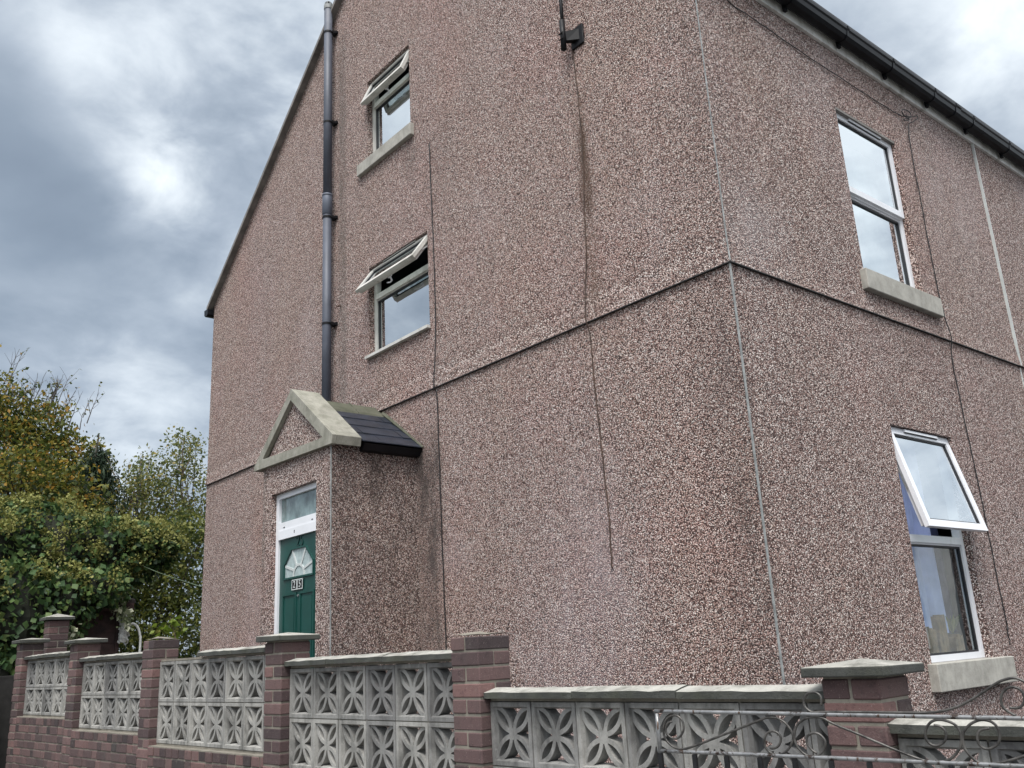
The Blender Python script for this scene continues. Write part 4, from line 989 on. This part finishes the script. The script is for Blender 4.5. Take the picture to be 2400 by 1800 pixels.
# ------------------------------------------------------------------ shed, fence, odds and ends at the end of the yard
shed = thing('shed', (-1.6, 11.2, -.95), 'dark brown boarded shed half buried in ivy at the end of the yard', 'shed')
b = MB(); z = -.95
while z < .92:
    b.hexa([(-3.0, 10.60, z), (-.80, 10.60, z), (-.80, 10.62, z), (-3.0, 10.62, z), (-3.0, 10.612, z + .156), (-.80, 10.612, z + .156), (-.80, 10.625, z + .156), (-3.0, 10.625, z + .156)])
    b.hexa([(-.82, 10.62, z), (-.80, 10.62, z), (-.80, 12.6, z), (-.82, 12.6, z), (-.825, 10.62, z + .156), (-.81, 10.62, z + .156), (-.81, 12.6, z + .156), (-.825, 12.6, z + .156)]); z += .15
b.box(-.83, -.775, 10.585, 10.64, -.95, .93); b.build('wall', MT['shed'], shed)
b = MB(); b.hexa([(-3.1, 10.45, .95), (-.62, 10.45, .95), (-.62, 12.8, 1.25), (-3.1, 12.8, 1.25), (-3.1, 10.45, 1.0), (-.62, 10.45, 1.0), (-.62, 12.8, 1.3), (-3.1, 12.8, 1.3)]); b.build('roof', MT['felt'], shed)
b = MB(); b.box(-3.05, -.64, 10.44, 10.465, .84, .949); b.box(-.66, -.635, 10.466, 12.7, .86, .99); b.build('fascia', MT['shed'], shed)
# white wrapping and pipe by the shed corner
b = MB(); pts = []
for k in range(9):
    z = .40 + k * .065; pts.append((-.74 + rng.uniform(-.012, .012), 10.50 + rng.uniform(-.012, .012), z))
b.tube(pts, [.050, .066, .055, .07, .06, .045, .018, .010, .008], 9)
for k in range(16):
    z = .42 + k * .022; a = k * 2.4; b.tube([(-.74 + .06 * math.cos(a), 10.5 + .06 * math.sin(a), z), (-.74 + .075 * math.cos(a + .5), 10.5 + .075 * math.sin(a + .5), z - .035), (-.74 + .06 * math.cos(a + 1), 10.5 + .06 * math.sin(a + 1), z - .05)], .012, 5)
b.tube([(-.735, 10.5, .9), (-.72, 10.47, 1.0)], .006, 5)
tag(b.build('rope_bundle', MT['whitefab'], None, o=(-.74, 10.5, .4)), 'crumpled white cord bundle hanging at the shed corner', 'rope')
b = MB(); b.tube(smooth_path([(-.70, 10.48, .62), (-.63, 10.47, .655), (-.56, 10.47, .60), (-.52, 10.47, .48), (-.51, 10.47, .30), (-.51, 10.47, -.95)], 6), .018, 8)
tag(b.build('hose', MT['whitefab'], None, True, o=(-.51, 10.47, -.95)), 'white hose arching beside the white cord bundle', 'hose')
b = MB(); b.tube(smooth_path([(-.45, 11.2, 1.62), (-.2, 10.6, 1.38), (.02, 9.56, 1.10)], 5), .0045, 5)
tag(b.build('washing_line', MT['line'], None, o=(.02, 9.56, 1.1)), 'thin pale green line running from the hedge to the far house corner', 'line')
fen = thing('timber_fence', (-3.6, 8.7, -1.2), 'dark weathered board fence beyond the far end of the garden wall', 'fence')
b = MB()
for k in range(12): b.cbox(-2.75 - k * .30, -2.75 - k * .30 + .29, 8.62, 8.645, -1.25, .02 + .02 * math.sin(k * 3.1), .004)
b.build('boards', MT['fence'], fen)
for k in range(3):
    b = MB(); b.cbox(-2.76 - k * 1.5, -2.66 - k * 1.5, 8.646, 8.74, -1.25, .10, .006); b.build('post', MT['fence'], fen)

# ------------------------------------------------------------------ planting
nrg = np.random.default_rng(11)
def leaf_cloud(name, P, size, mat, parent, droop=.3, outward=None, aspect=.62, sizevar=.35):
    """P (n,3) leaf positions; each leaf is a small folded kite of two faces, its own island"""
    n = len(P); base = np.array(org(parent)); d = nrg.normal(size=(n, 3))
    if outward is not None: d = d * .55 + outward
    d[:, 2] -= droop; d /= np.linalg.norm(d, axis=1)[:, None] + 1e-9
    r = nrg.normal(size=(n, 3)); s = np.cross(d, r); s /= np.linalg.norm(s, axis=1)[:, None] + 1e-9; nn = np.cross(d, s)
    L = (size * (1 + sizevar * nrg.normal(size=n)).clip(.4, 2))[:, None]
    Q = P - base
    v = np.empty((n, 4, 3)); v[:, 0] = Q; v[:, 1] = Q + d * L * .45 + s * L * aspect * .5 + nn * L * .08; v[:, 2] = Q + d * L; v[:, 3] = Q + d * L * .45 - s * L * aspect * .5 + nn * L * .08
    me = bpy.data.meshes.new(name); me.vertices.add(4 * n); me.vertices.foreach_set('co', v.reshape(-1))
    me.loops.add(6 * n); me.polygons.add(2 * n)
    i4 = np.arange(n)[:, None] * 4
    me.loops.foreach_set('vertex_index', (i4 + np.array([[0, 1, 2, 0, 2, 3]])).reshape(-1).astype(np.int32))
    me.polygons.foreach_set('loop_start', np.arange(0, 6 * n, 3, dtype=np.int32)); me.polygons.foreach_set('loop_total', np.full(2 * n, 3, dtype=np.int32))
    me.update(calc_edges=True); me.validate(); me.materials.append(mat)
    o = bpy.data.objects.new(name, me); COL.objects.link(o); o.parent = parent; return o
def in_lobes(lobes, n, shell=.55):
    """points in ellipsoid lobes (x,y,z,rx,ry,rz,weight), biased towards the surface"""
    L = np.array(lobes, float); w = L[:, 6] / L[:, 6].sum(); k = nrg.choice(len(L), n, p=w)
    d = nrg.normal(size=(n, 3)); d /= np.linalg.norm(d, axis=1)[:, None]; r = nrg.random(n) ** (1 / 3.0); r = shell + (1 - shell) * r if shell else r
    return L[k, :3] + d * r[:, None] * L[k, 3:6], d
def clusters(C, per, spread):
    n = len(C) * per; P = np.repeat(C, per, 0) + nrg.normal(size=(n, 3)) * np.array(spread); return P
def branch(b, p, q, r0, r1, bend=.15, n=6, sides=6):
    p, q = Vector(p), Vector(q); m = (p + q) / 2 + Vector((rng.uniform(-1, 1), rng.uniform(-1, 1), rng.uniform(-.4, .8))) * bend * (q - p).length
    pts = []
    for i in range(n + 1):
        t = i / n; pts.append(p * (1 - t) ** 2 + m * 2 * t * (1 - t) + q * t * t + Vector((rng.uniform(-1, 1), rng.uniform(-1, 1), rng.uniform(-1, 1))) * .012 * (q - p).length * (0 < i < n))
    b.tube(pts, [r0 + (r1 - r0) * i / n for i in range(n + 1)], sides, cap=False); return pts

def tree(name, base, fork, lobes, ncl, per, spread, size, lmat, label, cat, trunk_r=.09, bark='bark', nb=16, twigs=0, twig_zone=None, group=None, shell=.35, droop=.3):
    t = thing(name, base, label, cat, group)
    b = MB(); tr = branch(b, base, fork, trunk_r, trunk_r * .6, .06, 8, 8)
    C, _ = in_lobes(lobes, ncl, shell)
    ends = []
    for k in range(nb):
        q = C[rng.randrange(len(C))]; st = tr[rng.randint(4, 8)]
        pts = branch(b, st, q, trunk_r * rng.uniform(.25, .45), .008, .14, 7, 5)
        for s in range(3):
            q2 = C[np.argmin(((C - np.array(pts[rng.randint(3, 6)])) ** 2).sum(1) + nrg.random(len(C)) * .5)]
            branch(b, pts[rng.randint(2, 5)], q2, .014, .005, .12, 4, 4)
    b.build('trunk', MT[bark], t, True)
    P = clusters(C, per, spread); leaf_cloud('crown', P, size, lmat, t, droop)
    if twigs:
        b = MB(); x0, x1, y0, y1, z0, z1 = twig_zone[:6]; lv = []
        for k in range(twigs):
            x = rng.uniform(x0, x1); y = rng.uniform(y0, y1); zz = z0 + rng.uniform(-.2, .1); h = (z1 - z0) * rng.uniform(.45, 1) * (twig_zone[6](x) if len(twig_zone) > 6 else 1)
            lean = twig_zone[7] if len(twig_zone) > 7 else .2
            p = (x, y, zz); q = (x + lean * h * rng.uniform(.2, 1.2), y + rng.uniform(-.15, .15), zz + h)
            pts = branch(b, p, q, .011, .003, .10, 7, 4)
            for s in range(rng.randint(3, 6)):
                a = pts[rng.randint(2, 6)]; l = rng.uniform(.10, .34); dd = Vector((rng.uniform(-.8, .9), rng.uniform(-.4, .4), rng.uniform(.5, 1))).normalized()
                branch(b, a, a + dd * l, .0045, .002, .1, 3, 3); lv += [a + dd * l * rng.uniform(.3, 1) for _ in range(rng.choice((0, 0, 2, 4)))]
        b.build('bare_twigs', MT['twig'], t)
        if lv: leaf_cloud('last_leaves', np.array([tuple(v) for v in lv]), size * .8, lmat, t, .6)
    return t

def hedge():
    h = thing('ivy_hedge', (-1.2, 11.6, -.9), 'big mound of dark glossy ivy with yellow green flower heads, over the shed', 'ivy')
    lobes = [(-3.4, 11.6, 1.3, 1.0, .8, 1.25, 3), (-2.5, 11.4, 1.55, .9, .8, 1.0, 3), (-1.7, 11.4, 1.65, .9, .75, .85, 3), (-.95, 11.5, 1.75, .75, .7, .60, 2.4), (-.35, 11.6, 1.85, .55, .6, .45, 1.7), (.05, 11.7, 1.95, .35, .45, .30, .9),
             (-2.9, 10.3, .75, .6, .45, .9, 1.8), (-2.25, 10.25, .75, .55, .35, .75, 1.6), (-1.7, 10.3, .95, .5, .35, .45, 1.1), (-1.25, 10.4, 1.15, .45, .3, .26, .8), (-2.6, 10.1, -.1, .5, .3, .6, 1.0), (-3.6, 10.6, .4, .6, .4, .9, 1.2)]
    b = MB()
    for (x, y, z, rx, ry, rz, w) in lobes:       # dark tangle of old stems inside
        n, m = 10, 6; q = []
        for i in range(m + 1):
            for k in range(n):
                th = math.pi * i / m; ph = 2 * math.pi * k / n; s = .80 * rng.uniform(.8, 1.05)
                q.append((x + rx * s * math.sin(th) * math.cos(ph), y + ry * s * math.sin(th) * math.sin(ph), z + rz * s * math.cos(th)))
        b.add(q, [(i * n + k, i * n + (k + 1) % n, (i + 1) * n + (k + 1) % n, (i + 1) * n + k) for i in range(m) for k in range(n)])
    b.build('old_stems', MT['foliage_core'], h)
    P, d = in_lobes(lobes, 15000, .86); P = P + nrg.normal(size=P.shape) * .05
    keep = P[:, 1] < 12.3
    leaf_cloud('ivy_leaves', P[keep], .085, MT['ivy'], h, .75, d[keep] * np.array([.5, .6, .3]) + np.array([0, -.35, 0]), .85)
    # flower heads: balls of tiny florets, thicker towards the top
    C, dd = in_lobes(lobes, 800, .98); sel = (dd[:, 1] < .25) & (nrg.random(800) < np.clip(.16 + (C[:, 2] - .7) * .42, .04, .9)); C = C[sel] + np.array([0, -.05, .05])
    Q = clusters(C, 84, (.070, .065, .055)); leaf_cloud('ivy_flowers', Q, .034, MT['umbel'], h, -.3, None, .9)
    # trailing sprays with pale margins
    Cv = np.array([(-1.36 + .09 * k + rng.uniform(-.05, .05), 10.38, 1.30 - .05 * k + rng.uniform(-.06, .06)) for k in range(5)] + [(-.95 + .05 * k, 10.36, .98 - .08 * k) for k in range(5)] + [(-1.7, 10.35, 1.2), (-1.55, 10.35, 1.35)])
    leaf_cloud('pale_sprays', clusters(Cv, 22, (.06, .03, .06)), .075, MT['varieg'], h, .7, None, .8)
hedge()
sp = thing('ivy_sprig', (-2.05, 8.3, -.9), 'small cream edged ivy sprig hanging beside the taller brick pier', 'ivy')
b = MB(); b.tube([(-2.05, 8.3, -.9), (-2.07, 8.25, -.2), (-2.05, 8.22, .55)], .01, 5); b.build('stem', MT['bark'], sp)
leaf_cloud('leaves', clusters(np.array([(-2.06 + rng.uniform(-.05, .05), 8.2, .18 + .055 * k) for k in range(7)]), 16, (.045, .04, .035)), .07, MT['varieg'], sp, .6, None, .8)
ds = thing('dark_shrub', (-3.3, 8.3, -1.2), 'near black shrub left of the end pier of the garden wall', 'shrub')
b = MB(); branch(b, (-3.3, 8.3, -1.2), (-3.25, 8.3, -.1), .03, .01); b.build('trunk', MT['bark'], ds)
P, d = in_lobes([(-3.3, 8.35, -.45, .45, .25, .75, 1), (-2.98, 8.4, -.6, .22, .2, .6, .6)], 2600, .5); leaf_cloud('crown', P, .075, MT['darkshrub'], ds, .5)

tree('autumn_tree', (-1.6, 15.2, -.8), (-1.4, 15.0, 2.0),
     [(-3.2, 15, 4.2, 1.2, .9, 1.1, 3), (-2.2, 15, 4.2, 1.0, .9, .95, 3), (-1.4, 14.8, 4.1, .8, .8, .75, 2.4), (-.7, 14.8, 3.7, .75, .7, .75, 2.2), (-2.3, 14.6, 3.2, 1.3, .8, .9, 3), (-1.0, 14.6, 2.9, 1.0, .8, .7, 2.2), (-2.1, 15, 4.95, .8, .6, .5, 1.4), (-2.9, 15, 5.0, .7, .6, .5, 1.4), (-.35, 14.7, 3.5, .6, .5, .65, 1.6), (-1.1, 14.9, 4.5, .55, .5, .5, 1.0), (-.3, 14.4, 2.8, .7, .5, .6, 1.6), (-.95, 12.7, 2.7, .55, .3, .65, 1.7), (-1.7, 13.0, 3.0, .8, .4, .7, 2.0)],
     1350, 24, (.13, .13, .11), .074, MT['autumn'], 'tall tree turning orange at the left edge, bare twigs along its top', 'tree', .12, nb=26,
     twigs=46, twig_zone=(-2.6, -.35, 14.6, 15.3, 4.7, 6.25, lambda x: max(.35, 1 - .28 * (x + 2.4)), .28))
def conifer():
    t = thing('conifer', (-.55, 13.4, -.8), 'dark drooping conifer between the autumn tree and the saplings', 'tree')
    b = MB(); branch(b, (-.55, 13.4, -.8), (-.5, 13.4, 4.1), .08, .012, .01, 10, 7); pts = []
    for k in range(120):
        z = rng.uniform(1.4, 3.95); f = min(1.0, ((4.15 - z) / 1.6) ** .6); a = rng.uniform(0, 6.28); l = (.10 + .66 * f) * rng.uniform(.35, 1.25)
        e = Vector((-.52 + math.cos(a) * l, 13.4 + math.sin(a) * l, z - .30 * l - .05)); s = Vector((-.52, 13.4, z + .1)); m = (s + e) / 2 + Vector((0, 0, .12))
        if k % 3 == 0: b.tube([s, m, e], [.012, .008, .003], 4, cap=False)
        for u in range(26):
            w = rng.random() ** .7; p = s * (1 - w) ** 2 + m * 2 * w * (1 - w) + e * w * w
            for q in range(3): pts.append((p.x + rng.gauss(0, .06), p.y + rng.gauss(0, .06), p.z - rng.random() * .22))
    b.build('trunk', MT['bark'], t, True); leaf_cloud('crown', np.array(pts), .11, MT['conifer'], t, 1.6, None, .22)
conifer()
SAP = [(.55, 14.6, 3.95, .26, 'slim pale sapling with a thin top, next to the dark conifer'), (1.02, 15.2, 4.35, .31, 'slim sapling with sparse yellowish leaves, middle of the three by the house'), (1.62, 15.0, 4.75, .38, 'tallest leafy sapling, close beside the far edge of the house')]
for x, y, zt, w, lab in SAP:
    lob = [(x - .02, y, zt - .5, w, w, .5, .7), (x, y, zt - 1.3, w * 1.7, w * 1.3, .7, 1.6), (x + .05, y, zt - 2.2, w * 2.1, w * 1.5, .8, 2.2)]
    tree('sapling', (x, y, -.7), (x, y, zt - .6), lob, 260 if w < .32 else 380, 14, (.12, .11, .11), .062, MT['lime'], lab, 'sapling', .028, 'stempale', 9,
         7, (x - w * .7, x + w * .7, y - .1, y + .1, zt - 1.2, zt + .05, lambda q: 1, .05), 'saplings beside the house', .2)
sh = tree('background_shrub', (.6, 13.9, -.8), (.6, 13.9, .6), [(.2, 13.9, 1.6, .8, .6, .8, 3), (.95, 13.9, 1.8, .7, .6, 1.0, 3), (1.5, 14.2, 2.0, .6, .5, 1.0, 2.6), (.9, 13.6, .5, .9, .5, .9, 4), (-.3, 14.2, 1.0, .7, .5, .9, 2.4), (1.5, 14.2, .6, .6, .6, 1.2, 3), (.2, 13.2, .1, .8, .5, .7, 3)], 760, 24, (.13, .12, .12), .07, MT['shrub'],
          'loose yellow green shrub behind the hose, between the ivy and the house', 'shrub', .05, 'bark', 18)
bb = thing('bramble', (.1, 10.9, -.9), 'bright lime green leafy shoot low beside the far corner of the house', 'shrub')
b = MB(); branch(b, (.05, 10.9, -.9), (.02, 10.8, .75), .012, .005); b.build('stem', MT['stempale'], bb)
leaf_cloud('leaves', clusters(np.array([(-.15 + .07 * k, 10.8, .62 + .05 * math.sin(k * 2.1)) for k in range(6)]), 5, (.05, .05, .05)), .11, leaf_mat('lime_leaf', [(0, (.10, .16, .02)), (1, (.24, .32, .04))], .45), bb, .6, None, .6)
